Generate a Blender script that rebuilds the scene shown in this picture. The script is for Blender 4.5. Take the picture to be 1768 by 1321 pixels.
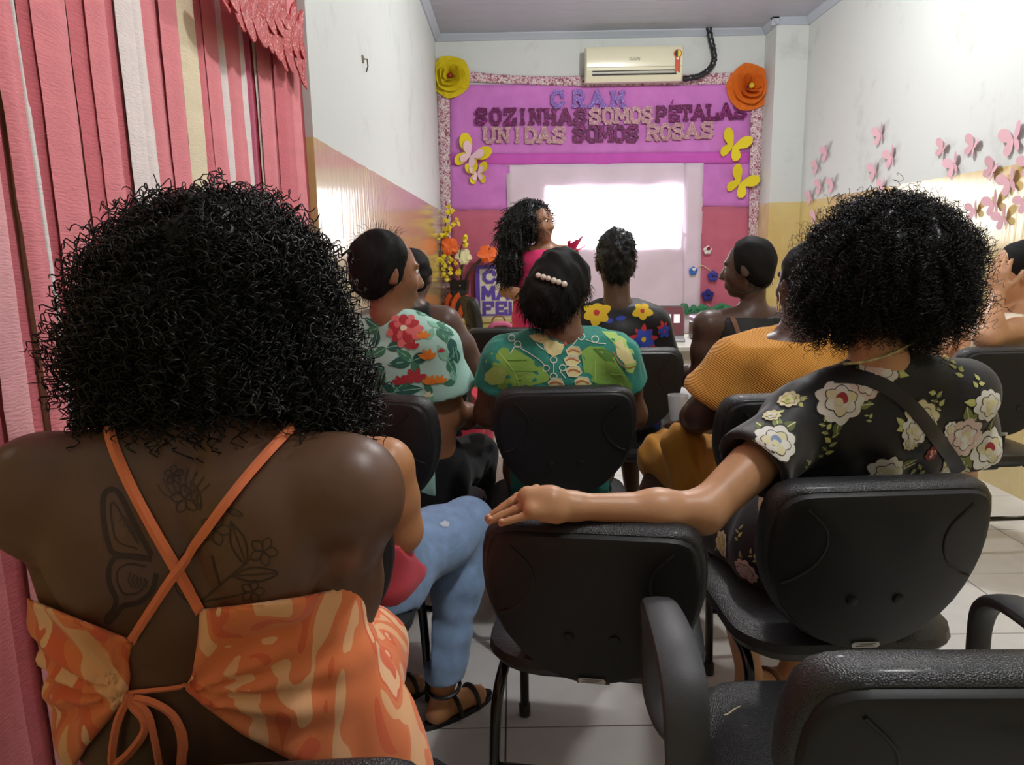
import bpy, math, random
import numpy as np
from mathutils import Vector, Matrix
from mathutils.bvhtree import BVHTree

S = bpy.context.scene
for _o in list(bpy.data.objects):
    bpy.data.objects.remove(_o)
C = S.collection
random.seed(7)
RNG = np.random.default_rng(7)
PI = math.pi

# ------------------------------------------------------------------ camera
FPX, PITCH, ROLL, YAW, CAMH = 1247.5, .1787, .0186, -.0042, 1.2967
_fw = np.array([math.sin(YAW) * math.cos(PITCH), math.cos(YAW) * math.cos(PITCH), -math.sin(PITCH)])
_r = np.array([math.cos(YAW), -math.sin(YAW), 0.])
_u = np.cross(_r, _fw)
_R = math.cos(ROLL) * _r - math.sin(ROLL) * _u
_U = math.sin(ROLL) * _r + math.cos(ROLL) * _u
CAM = np.array([0, 0, CAMH])
cd = bpy.data.cameras.new('camera')
cd.sensor_width = 36
cd.lens = FPX / 1768 * 36
cd.clip_start = .02
cam = bpy.data.objects.new('camera', cd)
C.objects.link(cam)
cam.matrix_world = Matrix(((_R[0], _U[0], -_fw[0], 0), (_R[1], _U[1], -_fw[1], 0), (_R[2], _U[2], -_fw[2], CAMH), (0, 0, 0, 1)))
S.camera = cam

# ------------------------------------------------------------------ world, exposure, lights
w = bpy.data.worlds.new('world')
S.world = w
w.use_nodes = True
w.node_tree.nodes['Background'].inputs[0].default_value = (.75, .8, .85, 1)
w.node_tree.nodes['Background'].inputs[1].default_value = 0.
S.view_settings.view_transform = 'Standard'
S.view_settings.look = 'None'
S.view_settings.exposure = .15
S.view_settings.gamma = 1
# two ceiling lamps: the photograph shows both mirrored in the air conditioner's front
LAMPS = [((1.2, 4.1, 3.13), 95, 'above the front rows'), ((1.1, 1.1, 3.13), 66, 'above the empty chairs')]
SCREEN_STRENGTH = 6.0


def W(px, py, Y):
    """point at depth Y seen at photo pixel (px, py)"""
    d = _fw + _R * (px - 884) / FPX - _U * (py - 660.5) / FPX
    return CAM + d * (Y / d[1])


def onX(px, py, X):
    d = _fw + _R * (px - 884) / FPX - _U * (py - 660.5) / FPX
    return CAM + d * (X / d[0])


def ray(px, py):
    d = _fw + _R * (px - 884) / FPX - _U * (py - 660.5) / FPX
    return d / np.linalg.norm(d)


def V3(a):
    return np.array(a, float)


def nrm(a):
    a = V3(a)
    return a / (np.linalg.norm(a) + 1e-12)


# ------------------------------------------------------------------ materials
MATS = {}


def srgb(r, g, b):
    f = lambda c: (c / 255 / 12.92) if c / 255 <= .04045 else ((c / 255 + .055) / 1.055) ** 2.4
    return (f(r), f(g), f(b))


def M(name, col, rough=.5, spec=.5, metal=0., var=0., vscale=20., bump=0., bscale=200., bdist=.002, stretch=(1, 1, 1),
      sheen=0., coat=0., emit=0., sss=0., col2=None, kind='noise', coord='Object'):
    if name in MATS:
        return MATS[name]
    m = bpy.data.materials.new(name)
    m.use_nodes = True
    nt = m.node_tree
    b = nt.nodes['Principled BSDF']
    b.inputs['Base Color'].default_value = (*col, 1)
    b.inputs['Roughness'].default_value = rough
    b.inputs['Specular IOR Level'].default_value = spec
    b.inputs['Metallic'].default_value = metal
    b.inputs['Sheen Weight'].default_value = sheen
    b.inputs['Coat Weight'].default_value = coat
    b.inputs['Coat Roughness'].default_value = .15
    if sss:
        b.inputs['Subsurface Weight'].default_value = sss
        b.inputs['Subsurface Radius'].default_value = (.01, .004, .002)
        b.inputs['Subsurface Scale'].default_value = .5
    if emit:
        b.inputs['Emission Color'].default_value = (*col, 1)
        b.inputs['Emission Strength'].default_value = emit
    tc = nt.nodes.new('ShaderNodeTexCoord')
    mp = nt.nodes.new('ShaderNodeMapping')
    nt.links.new(tc.outputs[coord], mp.inputs[0])
    mp.inputs['Scale'].default_value = stretch
    if var or col2:
        n = nt.nodes.new('ShaderNodeTexNoise')
        n.inputs['Scale'].default_value = vscale
        n.inputs['Detail'].default_value = 4
        nt.links.new(mp.outputs[0], n.inputs['Vector'])
        rp = nt.nodes.new('ShaderNodeValToRGB')
        rp.color_ramp.elements[0].position = .32
        rp.color_ramp.elements[1].position = .68
        c2 = col2 if col2 else tuple(min(1, c * (1 + var)) for c in col)
        c1 = col if col2 else tuple(c * (1 - var) for c in col)
        rp.color_ramp.elements[0].color = (*c1, 1)
        rp.color_ramp.elements[1].color = (*c2, 1)
        nt.links.new(n.outputs['Fac'], rp.inputs[0])
        nt.links.new(rp.outputs[0], b.inputs['Base Color'])
    if bump:
        n2 = nt.nodes.new('ShaderNodeTexNoise' if kind == 'noise' else 'ShaderNodeTexVoronoi')
        n2.inputs['Scale'].default_value = bscale
        nt.links.new(mp.outputs[0], n2.inputs['Vector'])
        bp = nt.nodes.new('ShaderNodeBump')
        bp.inputs['Strength'].default_value = bump
        bp.inputs['Distance'].default_value = bdist
        nt.links.new(n2.outputs[0], bp.inputs['Height'])
        nt.links.new(bp.outputs[0], b.inputs['Normal'])
    MATS[name] = m
    return m


def glitter(name, col, hi):
    if name in MATS:
        return MATS[name]
    m = M(name, col, .5, .35, 0.)
    nt = m.node_tree
    b = nt.nodes['Principled BSDF']
    tc = nt.nodes.new('ShaderNodeTexCoord')
    v = nt.nodes.new('ShaderNodeTexVoronoi')
    v.inputs['Scale'].default_value = 260
    nt.links.new(tc.outputs['Object'], v.inputs['Vector'])
    sp = nt.nodes.new('ShaderNodeSeparateColor')
    nt.links.new(v.outputs['Color'], sp.inputs[0])
    rp = nt.nodes.new('ShaderNodeValToRGB')
    e = rp.color_ramp.elements
    e[0].position = .0
    e[0].color = (*[c * .55 for c in col], 1)
    e[1].position = .6
    e[1].color = (*col, 1)
    x = e.new(.85)
    x.color = (*col, 1)
    x = e.new(.97)
    x.color = (*hi, 1)
    nt.links.new(sp.outputs[0], rp.inputs[0])
    nt.links.new(rp.outputs[0], b.inputs['Base Color'])
    bp = nt.nodes.new('ShaderNodeBump')
    bp.inputs['Strength'].default_value = .8
    bp.inputs['Distance'].default_value = .004
    nt.links.new(sp.outputs[1], bp.inputs['Height'])
    nt.links.new(bp.outputs[0], b.inputs['Normal'])
    return m


# ------------------------------------------------------------------ mesh helpers
def tag(o, label, cat, group=None, kind=None):
    if label:
        o['label'] = label
    if cat:
        o['category'] = cat
    if group:
        o['group'] = group
    if kind:
        o['kind'] = kind
    return o


WORLD = set()     # things whose parts are modelled in room coordinates


def empty(name, loc=(0, 0, 0), rz=0., label=None, cat=None, group=None, world=False):
    o = bpy.data.objects.new(name, None)
    if world:
        WORLD.add(o.name)
    o.empty_display_size = .05
    C.objects.link(o)
    o.location = loc
    o.rotation_euler = (0, 0, rz)
    return tag(o, label, cat, group)


def put(name, me, mat, parent=None, smooth=True):
    o = bpy.data.objects.new(name, me)
    C.objects.link(o)
    if mat is not None and len(me.materials) == 0:
        for k in (mat if isinstance(mat, (list, tuple)) else [mat]):
            me.materials.append(k)
    if smooth and len(me.polygons):
        me.polygons.foreach_set('use_smooth', np.ones(len(me.polygons), bool))
    if parent is not None:
        o.parent = parent
        if parent.name in WORLD:
            o.matrix_parent_inverse = Matrix.Translation(-Vector(parent.location))
    return o


def mesh_np(name, v, f, mi=None):
    """v (n,3); f (m,3|4) or a list of faces"""
    me = bpy.data.meshes.new(name)
    v = np.ascontiguousarray(v, np.float32)
    if isinstance(f, np.ndarray):
        k = f.shape[1]
        me.vertices.add(len(v))
        me.vertices.foreach_set('co', v.ravel())
        me.loops.add(f.size)
        me.loops.foreach_set('vertex_index', np.ascontiguousarray(f, np.int32).ravel())
        me.polygons.add(len(f))
        me.polygons.foreach_set('loop_start', np.arange(0, f.size, k, dtype=np.int32))
        me.polygons.foreach_set('loop_total', np.full(len(f), k, np.int32))
        me.update(calc_edges=True)
    else:
        me.from_pydata(v.tolist(), [], f)
        me.update()
    if mi is not None:
        me.polygons.foreach_set('material_index', np.array(mi, np.int32))
    return me


class MB:
    """collects simple shapes for one mesh"""

    def __init__(s):
        s.v = []
        s.f = []
        s.m = []
        s.mi = 0

    def add(s, v, f):
        n = len(s.v)
        s.v += [tuple(map(float, p)) for p in v]
        s.f += [tuple(i + n for i in q) for q in f]
        s.m += [s.mi] * len(f)
        return s

    def box(s, lo, hi, bev=0.):
        x0, y0, z0 = lo
        x1, y1, z1 = hi
        if bev <= 0:
            return s.add([(x0, y0, z0), (x1, y0, z0), (x1, y1, z0), (x0, y1, z0), (x0, y0, z1), (x1, y0, z1), (x1, y1, z1), (x0, y1, z1)],
                         [(0, 3, 2, 1), (4, 5, 6, 7), (0, 1, 5, 4), (1, 2, 6, 5), (2, 3, 7, 6), (3, 0, 4, 7)])
        b = bev
        rings = []
        for z, i in ((z0, b), (z0 + b, 0), (z1 - b, 0), (z1, b)):
            j = b * .0
            rings.append([(x0 + i + b, y0 + i, z), (x1 - i - b, y0 + i, z), (x1 - i, y0 + i + b, z), (x1 - i, y1 - i - b, z),
                          (x1 - i - b, y1 - i, z), (x0 + i + b, y1 - i, z), (x0 + i, y1 - i - b, z), (x0 + i, y0 + i + b, z)])
        return s.loft(rings)

    def loft(s, rings, cap=True, closed=False):
        n = len(rings[0])
        v = [p for r in rings for p in r]
        f = []
        k = len(rings)
        for i in range(k - (0 if closed else 1)):
            i2 = (i + 1) % k
            for j in range(n):
                f.append((i * n + j, i * n + (j + 1) % n, i2 * n + (j + 1) % n, i2 * n + j))
        if cap and not closed:
            f.append(tuple(range(n - 1, -1, -1)))
            f.append(tuple((k - 1) * n + j for j in range(n)))
        return s.add(v, f)

    def tube(s, path, r, n=8, cap=True, flat=1., ref=(0, 0, 1)):
        path = [V3(p) for p in path]
        rr = r if hasattr(r, '__len__') else [r] * len(path)
        rings = []
        prev = None
        for i, p in enumerate(path):
            t = nrm(path[min(i + 1, len(path) - 1)] - path[max(i - 1, 0)])
            if prev is None:
                a = V3(ref)
                if abs(t @ a) > .95:
                    a = V3((1, 0, 0))
                u = nrm(a - t * (a @ t))
            else:
                u = nrm(prev - t * (prev @ t))
            prev = u
            q = np.cross(t, u)
            rings.append([p + rr[i] * (math.cos(2 * PI * k / n) * u * flat + math.sin(2 * PI * k / n) * q) for k in range(n)])
        return s.loft(rings, cap)

    def ball(s, c, r, nu=12, nv=8):
        c = V3(c)
        r = V3(r) if hasattr(r, '__len__') else V3((r, r, r))
        rings = []
        for i in range(nv + 1):
            a = PI * i / nv
            e = max(math.sin(a), .02)
            rings.append([c + r * V3((e * math.cos(2 * PI * k / nu), e * math.sin(2 * PI * k / nu), -math.cos(a))) for k in range(nu)])
        return s.loft(rings)

    def lathe(s, c, prof, n=16):
        c = V3(c)
        return s.loft([[c + V3((r * math.cos(2 * PI * k / n), r * math.sin(2 * PI * k / n), z)) for k in range(n)] for r, z in prof])

    def prism(s, poly, fn, t0, t1):
        """poly 2-D, fn(u,v,t)->3-D"""
        n = len(poly)
        v = [fn(u, w_, t0) for u, w_ in poly] + [fn(u, w_, t1) for u, w_ in poly]
        f = [tuple(range(n)), tuple(range(2 * n - 1, n - 1, -1))]
        f += [(i, n + i, n + (i + 1) % n, (i + 1) % n) for i in range(n)]
        return s.add(v, f)

    def build(s, name, mat, parent=None, smooth=False):
        me = mesh_np(name, np.array(s.v), s.f, s.m)
        o = put(name, me, mat, parent, smooth)
        if smooth:
            try:
                me.set_sharp_from_angle(angle=math.radians(38))
            except Exception:
                pass
        return o


def catmull(pts, n=8):
    P = [V3(p) for p in pts]
    P = [2 * P[0] - P[1]] + P + [2 * P[-1] - P[-2]]
    out = []
    for i in range(1, len(P) - 2):
        for k in range(n):
            t = k / n
            out.append(.5 * ((2 * P[i]) + (-P[i - 1] + P[i + 1]) * t + (2 * P[i - 1] - 5 * P[i] + 4 * P[i + 1] - P[i + 2]) * t * t
                             + (-P[i - 1] + 3 * P[i] - 3 * P[i + 1] + P[i + 2]) * t ** 3))
    out.append(P[-2])
    return out


def copy_tree(o, parent=None):
    c = o.copy()
    C.objects.link(c)
    c.parent = parent
    for ch in list(o.children):
        copy_tree(ch, c)
    return c


# ------------------------------------------------------------------ implicit bodies
class Cap:
    """tapered limb; flat=(axis, factor) squeezes the section along axis"""

    def __init__(s, a, b, ra, rb, k=.02, flat=None):
        s.a, s.b, s.ra, s.rb, s.k, s.flat = V3(a), V3(b), ra, rb, k, flat
        m = max(ra, rb) * (max(1, flat[1]) if flat else 1)
        s.lo = np.minimum(s.a, s.b) - m
        s.hi = np.maximum(s.a, s.b) + m

    def d(s, P):
        ab = s.b - s.a
        t = np.clip(((P - s.a) @ ab) / (ab @ ab + 1e-12), 0, 1)
        v = P - s.a - t[..., None] * ab
        if s.flat:
            ax = nrm(s.flat[0])
            q = (v @ ax)
            v = v + (q * (1 / s.flat[1] - 1))[..., None] * ax
        return np.sqrt((v * v).sum(-1)) - (s.ra + t * (s.rb - s.ra))


class ECap:
    """trunk piece: wa/wb = (half width along r, half depth along f) at both ends"""

    def __init__(s, a, b, wa, wb, r, k=.04):
        s.a, s.b = V3(a), V3(b)
        s.wa, s.wb, s.k = V3(wa), V3(wb), k
        ax = nrm(s.b - s.a)
        s.r = nrm(V3(r) - ax * (V3(r) @ ax))
        s.f = np.cross(ax, s.r)
        s.ax = ax
        m = max(*wa, *wb)
        s.lo = np.minimum(s.a, s.b) - m
        s.hi = np.maximum(s.a, s.b) + m

    def d(s, P):
        ab = s.b - s.a
        t = np.clip(((P - s.a) @ ab) / (ab @ ab), 0, 1)
        v = P - s.a - t[..., None] * ab
        wr = s.wa[0] + t * (s.wb[0] - s.wa[0])
        wf = s.wa[1] + t * (s.wb[1] - s.wa[1])
        q = np.sqrt(((v @ s.r) / wr) ** 2 + ((v @ s.f) / wf) ** 2 + ((v @ s.ax) / np.minimum(wr, wf)) ** 2)
        return (q - 1) * np.minimum(wr, wf)


class Ell:
    def __init__(s, c, rad, k=.02, r=(1, 0, 0), f=(0, 1, 0), u=(0, 0, 1)):
        s.c, s.rad, s.k = V3(c), V3(rad), k
        s.B = np.array([nrm(r), nrm(f), nrm(u)])
        m = max(rad)
        s.lo = s.c - m
        s.hi = s.c + m

    def d(s, P):
        q = (P - s.c) @ s.B.T / s.rad
        l = np.sqrt((q * q).sum(-1))
        g = np.sqrt(((q / s.rad) ** 2).sum(-1)) + 1e-9
        return l * (l - 1) / g


def field(prims, lo, hi, st):
    n = np.maximum(np.ceil((hi - lo) / st).astype(int) + 1, 4)
    D = np.full(n, 1., np.float32)
    for p in prims:
        m = p.k + .02
        i0 = np.clip(np.floor((p.lo - m - lo) / st).astype(int), 0, n)
        i1 = np.clip(np.ceil((p.hi + m - lo) / st).astype(int) + 1, 0, n)
        if (i1 <= i0).any():
            continue
        g = np.stack(np.meshgrid(*[lo[a] + st * np.arange(i0[a], i1[a]) for a in range(3)], indexing='ij'), -1)
        d = p.d(g).astype(np.float32)
        sl = tuple(slice(i0[a], i1[a]) for a in range(3))
        A = D[sl]
        h = np.clip(.5 + .5 * (d - A) / p.k, 0, 1)
        D[sl] = d * (1 - h) + A * h - p.k * h * (1 - h)
    return D


def surfnet(D, lo, st):
    s = D < 0
    n = np.array(D.shape)
    cs = np.zeros(n - 1, np.int8)
    acc = np.zeros((*(n - 1), 3), np.float32)
    cnt = np.zeros(n - 1, np.float32)
    off = [(0, 0, 0), (1, 0, 0), (0, 1, 0), (1, 1, 0), (0, 0, 1), (1, 0, 1), (0, 1, 1), (1, 1, 1)]

    def sub(A, o):
        return A[o[0]:o[0] + n[0] - 1, o[1]:o[1] + n[1] - 1, o[2]:o[2] + n[2] - 1]
    for o in off:
        cs += sub(s, o)
    act = (cs > 0) & (cs < 8)
    idx = np.argwhere(act)
    if len(idx) == 0:
        return np.zeros((0, 3)), np.zeros((0, 4), int)
    I, J, K = idx.T
    pos = np.zeros((len(idx), 3))
    cn = np.zeros(len(idx))
    for a, o in enumerate(off):
        for ax in range(3):
            if o[ax] == 0:
                o2 = list(o)
                o2[ax] = 1
                va = D[I + o[0], J + o[1], K + o[2]]
                vb = D[I + o2[0], J + o2[1], K + o2[2]]
                cr = (va < 0) != (vb < 0)
                t = np.where(cr, va / np.where(cr, va - vb, 1), 0)
                p = np.tile(np.array(o, float), (len(idx), 1))
                p[:, ax] += t
                pos[cr] += p[cr]
                cn[cr] += 1
    pos = (idx + pos / cn[:, None]) * st + lo
    vid = np.full(n - 1, -1, np.int32)
    vid[I, J, K] = np.arange(len(idx))
    quads = []
    for ax in range(3):
        b, c = (ax + 1) % 3, (ax + 2) % 3
        e = s.take(range(0, n[ax] - 1), ax) != s.take(range(1, n[ax]), ax)
        E = np.argwhere(e)
        ok = (E[:, b] > 0) & (E[:, c] > 0) & (E[:, b] < n[b] - 1) & (E[:, c] < n[c] - 1)
        E = E[ok]
        if not len(E):
            continue

        def at(db, dc):
            q = E.copy()
            q[:, b] -= db
            q[:, c] -= dc
            return vid[q[:, 0], q[:, 1], q[:, 2]]
        q = np.stack([at(1, 1), at(0, 1), at(0, 0), at(1, 0)], 1)
        fl = s[E[:, 0], E[:, 1], E[:, 2]]
        q[~fl] = q[~fl][:, ::-1]
        quads.append(q)
    q = np.concatenate(quads)
    q = q[(q >= 0).all(1)]
    return pos, q


def blob(prims, st=.008, subs=(), clips=(), disp=None, infl=0., lo=None, hi=None, pad=.03):
    """skin a list of primitives; returns verts, quads.  clips: functions (points)->distance, kept where < 0"""
    if lo is None:
        lo = np.min([p.lo for p in prims], 0) - pad - infl
        hi = np.max([p.hi for p in prims], 0) + pad + infl
    lo, hi = V3(lo), V3(hi)
    D = field(prims, lo, hi, st) - infl
    if disp is not None or clips or subs:
        near = np.argwhere(D < .05)
        I = tuple(near.T)
        P = near * st + lo
        d = D[I]
        if disp is not None:
            d = d + disp(P).astype(np.float32)
        if subs:
            Sd = field(subs, lo, hi, st)[I]
            d = np.maximum(d, -Sd)
        for c in clips:
            d = np.maximum(d, c(P).astype(np.float32))
        D[I] = d
    return surfnet(D, lo, st)


def plane(p, n):
    p, n = V3(p), nrm(n)
    return lambda P: (P - p) @ n


def pixels(P):
    q = P - CAM
    z = q @ _fw
    return 884 + FPX * (q @ _R) / z, 660.5 - FPX * (q @ _U) / z, z


def polyclip(poly, maxy=9., inside=True):
    """keep what lies inside an outline drawn over the photograph (only in front of depth maxy)"""
    pts = np.array(poly, float)

    def fn(P):
        x, y, z = pixels(P)
        d2 = np.full(len(P), 1e9)
        ins = np.zeros(len(P), bool)
        for i in range(len(pts)):
            a, b = pts[i], pts[(i + 1) % len(pts)]
            e = b - a
            wx, wy = x - a[0], y - a[1]
            t = np.clip((wx * e[0] + wy * e[1]) / (e @ e), 0, 1)
            d2 = np.minimum(d2, (wx - t * e[0]) ** 2 + (wy - t * e[1]) ** 2)
            c1 = (a[1] <= y) != (b[1] <= y)
            ins ^= c1 & (x < a[0] + (y - a[1]) / np.where(abs(e[1]) < 1e-9, 1e-9, e[1]) * e[0])
        d = np.sqrt(d2) * z / FPX
        d = np.where(ins, -d, d)
        if not inside:
            d = -d
        return np.where(P[:, 1] < maxy, d, -1.)
    return fn


def waves(seed, amp, freq, n=5, stretch=(1, 1, 1)):
    g = np.random.default_rng(seed)
    K = g.normal(size=(n, 3)) * freq * V3(stretch)
    ph = g.uniform(0, 6.28, n)

    def fn(P):
        return amp * np.sin(P @ K.T + ph).sum(1) / math.sqrt(n)
    return fn


def bvh_of(v, q):
    return BVHTree.FromPolygons([Vector(p) for p in v], [tuple(int(i) for i in f) for f in q])


# ------------------------------------------------------------------ print and ribbons that lie on a surface
def hit(bvh, px, py):
    h = bvh.ray_cast(Vector(CAM), Vector(ray(px, py)), 20)
    return (None, None) if h[0] is None else (np.array(h[0]), np.array(h[1]))


class Decal:
    """flat coloured shapes lying on a cloth or skin surface, one mesh"""

    def __init__(s, bvh, off=.0012):
        s.b, s.off, s.mb, s.mats = bvh, off, MB(), []

    def mat(s, m):
        if m not in s.mats:
            s.mats.append(m)
        s.mb.mi = s.mats.index(m)

    def snap(s, p, lift):
        q, n, _, _ = s.b.find_nearest(Vector(p))
        n = np.array(n)
        return np.array(q) + n * (s.off + lift)

    def frame(s, px, py, rot=0.):
        p, n = hit(s.b, px, py)
        if p is None:
            return None
        if n @ ray(px, py) > 0:
            n = -n
        up = _U - n * (_U @ n)
        up = nrm(up)
        rt = np.cross(up, n)
        c, s_ = math.cos(rot), math.sin(rot)
        return p, c * rt + s_ * up, -s_ * rt + c * up

    def shape(s, fr, poly, m, lift=0., rings=3, ctr=None):
        """poly: metric outline (star shaped about ctr) in the tangent frame fr"""
        if fr is None:
            return
        s.mat(m)
        p, a, b = fr
        poly = np.array(poly, float)
        ctr = poly.mean(0) if ctr is None else np.array(ctr)
        n = len(poly)
        v = [s.snap(p + a * ctr[0] + b * ctr[1], lift)]
        for k in range(1, rings + 1):
            for q in poly:
                e = ctr + (q - ctr) * k / rings
                v.append(s.snap(p + a * e[0] + b * e[1], lift))
        f = [(0, 1 + i, 1 + (i + 1) % n) for i in range(n)]
        for k in range(rings - 1):
            o0, o1 = 1 + k * n, 1 + (k + 1) * n
            f += [(o0 + i, o1 + i, o1 + (i + 1) % n, o0 + (i + 1) % n) for i in range(n)]
        s.mb.add(v, f)

    def pshape(s, poly, m, lift=0., rings=3):
        """outline given in photo pixels, dropped on the surface"""
        s.mat(m)
        poly = np.array(poly, float)
        ctr = poly.mean(0)
        n = len(poly)
        v = []
        for k in range(0, rings + 1):
            for q in (poly if k else [ctr]):
                e = ctr + (q - ctr) * k / rings
                h, nn = hit(s.b, *e)
                if h is None:
                    return
                if nn @ ray(*e) > 0:
                    nn = -nn
                v.append(h + nn * (s.off + lift))
        f = [(0, 1 + i, 1 + (i + 1) % n) for i in range(n)]
        for k in range(rings - 1):
            o0, o1 = 1 + k * n, 1 + (k + 1) * n
            f += [(o0 + i, o1 + i, o1 + (i + 1) % n, o0 + (i + 1) % n) for i in range(n)]
        s.mb.add(v, f)

    def line(s, pts, wpx, m, lift=0., n=6, smooth=True):
        """stroke along photo pixels, dropped on the surface; wpx in pixels"""
        s.mat(m)
        P = [V3((*q, 0)) for q in pts]
        P = catmull(P, n) if smooth and len(P) > 2 else P
        v = []
        for i, p in enumerate(P):
            t = nrm(P[min(i + 1, len(P) - 1)] - P[max(i - 1, 0)])
            nn = V3((-t[1], t[0], 0)) * wpx / 2
            for q in (p + nn, p - nn):
                h, hn = hit(s.b, q[0], q[1])
                if h is None:
                    return
                if hn @ ray(q[0], q[1]) > 0:
                    hn = -hn
                v.append(h + hn * (s.off + lift))
        s.mb.add(v, [(2 * i, 2 * i + 1, 2 * i + 3, 2 * i + 2) for i in range(len(P) - 1)])

    def petal(s, fr, ang, r0, r1, wd, m, lift=0., pt=.0):
        c, s_ = math.cos(ang), math.sin(ang)
        out = []
        for i in range(12):
            t = 2 * PI * i / 12
            x = math.cos(t)
            y = math.sin(t)
            rr = (r0 + r1) / 2 + (r1 - r0) / 2 * x
            ww = wd * y * (1 - .25 * x if pt == 0 else (1 - pt * x))
            out.append((c * rr - s_ * ww, s_ * rr + c * ww))
        s.shape(fr, out, m, lift, 2)

    def leaf(s, fr, x, y, ang, ln, wd, m, lift=0., vein=None):
        c, s_ = math.cos(ang), math.sin(ang)
        up = [(t, wd * math.sin(PI * t ** .8) * (1 - .3 * t)) for t in np.linspace(0, 1, 7)]
        o = [(t * ln, q) for t, q in up] + [(t * ln, -q) for t, q in up[::-1][1:-1]]
        s.shape(fr, [(x + c * a - s_ * b, y + s_ * a + c * b) for a, b in o], m, lift, 2)
        if vein:
            o = [(t * ln, .06 * wd + .0004) for t in (0, .5, .95)] + [(t * ln, -.06 * wd - .0004) for t in (.95, .5, 0)]
            s.shape(fr, [(x + c * a - s_ * b, y + s_ * a + c * b) for a, b in o], vein, lift + .0006, 1)

    def build(s, name, parent):
        if s.mb.v:
            o = s.mb.build(name, s.mats, parent, smooth=True)
            o['kind'] = 'stuff'
            return o


def ribbon_on(bvh, pts, wpx, m, name, parent, thick=.0025, lift=.002, n=6):
    """cloth strap that follows the surface under a run of photo pixels"""
    P = catmull([V3((*q, 0)) for q in pts], n)
    rows = []
    for i, p in enumerate(P):
        t = nrm(P[min(i + 1, len(P) - 1)] - P[max(i - 1, 0)])
        nn = V3((-t[1], t[0], 0)) * wpx / 2
        row = []
        for q in (p + nn, p, p - nn):
            h, hn = hit(bvh, q[0], q[1])
            if h is None:
                break
            if hn @ ray(q[0], q[1]) > 0:
                hn = -hn
            row.append((h, hn))
        if len(row) == 3:
            rows.append(row)
    mb = MB()
    mb.loft([[r[0][0] + r[0][1] * lift, r[1][0] + r[1][1] * (lift + thick), r[2][0] + r[2][1] * lift, r[1][0] + r[1][1] * (lift - thick)] for r in rows])
    return mb.build(name, m, parent, smooth=True)


# ------------------------------------------------------------------ hair strands
def tubes(paths, rad, sides=3):
    Sn, N, _ = paths.shape
    T = np.gradient(paths, axis=1)
    T /= np.linalg.norm(T, axis=2, keepdims=True) + 1e-9
    ref = np.tile(RNG.normal(size=(Sn, 1, 3)), (1, N, 1))
    u = np.cross(T, ref)
    u /= np.linalg.norm(u, axis=2, keepdims=True) + 1e-9
    v = np.cross(T, u)
    a = 2 * PI * np.arange(sides) / sides
    rad = np.broadcast_to(np.asarray(rad, float), (Sn, N)) if np.ndim(rad) else np.full((Sn, N), rad)
    tp = np.ones(N)
    tp[-1] = .25
    r = rad * tp
    V = paths[:, :, None, :] + r[:, :, None, None] * (np.cos(a)[None, None, :, None] * u[:, :, None, :] + np.sin(a)[None, None, :, None] * v[:, :, None, :])
    V = V.reshape(-1, 3)
    i = np.arange(Sn)[:, None, None] * N * sides + np.arange(N - 1)[None, :, None] * sides
    k = np.arange(sides)[None, None, :]
    k2 = (k + 1) % sides
    q = np.stack([i + k, i + k2, i + sides + k2, i + sides + k], -1).reshape(-1, 4)
    return V, q


def helix(base, R, pitch, jit=.3):
    """curl the base paths (S,N,3)"""
    Sn, N, _ = base.shape
    T = np.gradient(base, axis=1)
    sl = np.linalg.norm(T, axis=2)
    T /= sl[..., None] + 1e-9
    s = np.cumsum(sl, 1)
    ref = RNG.normal(size=(Sn, 1, 3))
    u = np.cross(T, np.tile(ref, (1, N, 1)))
    u /= np.linalg.norm(u, axis=2, keepdims=True) + 1e-9
    v = np.cross(T, u)
    rr = R * (1 + jit * RNG.normal(size=(Sn, 1)))
    ph = RNG.uniform(0, 6.28, (Sn, 1)) + 2 * PI * s / (pitch * (1 + jit * .5 * RNG.normal(size=(Sn, 1)))) * np.where(RNG.random((Sn, 1)) < .5, -1, 1)
    return base + (rr * np.cos(ph))[..., None] * u + (rr * np.sin(ph))[..., None] * v


def join(parts):
    vs, qs, n = [], [], 0
    for v, q in parts:
        vs.append(v)
        qs.append(q + n)
        n += len(v)
    return np.concatenate(vs), np.concatenate(qs)

# ================================================================== the room
XL, XR, YB, HC, PAINT = -.664, 2.584, 6.943, 3.224, 1.69
XN = -.79            # recessed wall behind the streamers
YN = 2.54             # where the left wall steps back
YF = -2.3             # wall behind the camera


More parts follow.
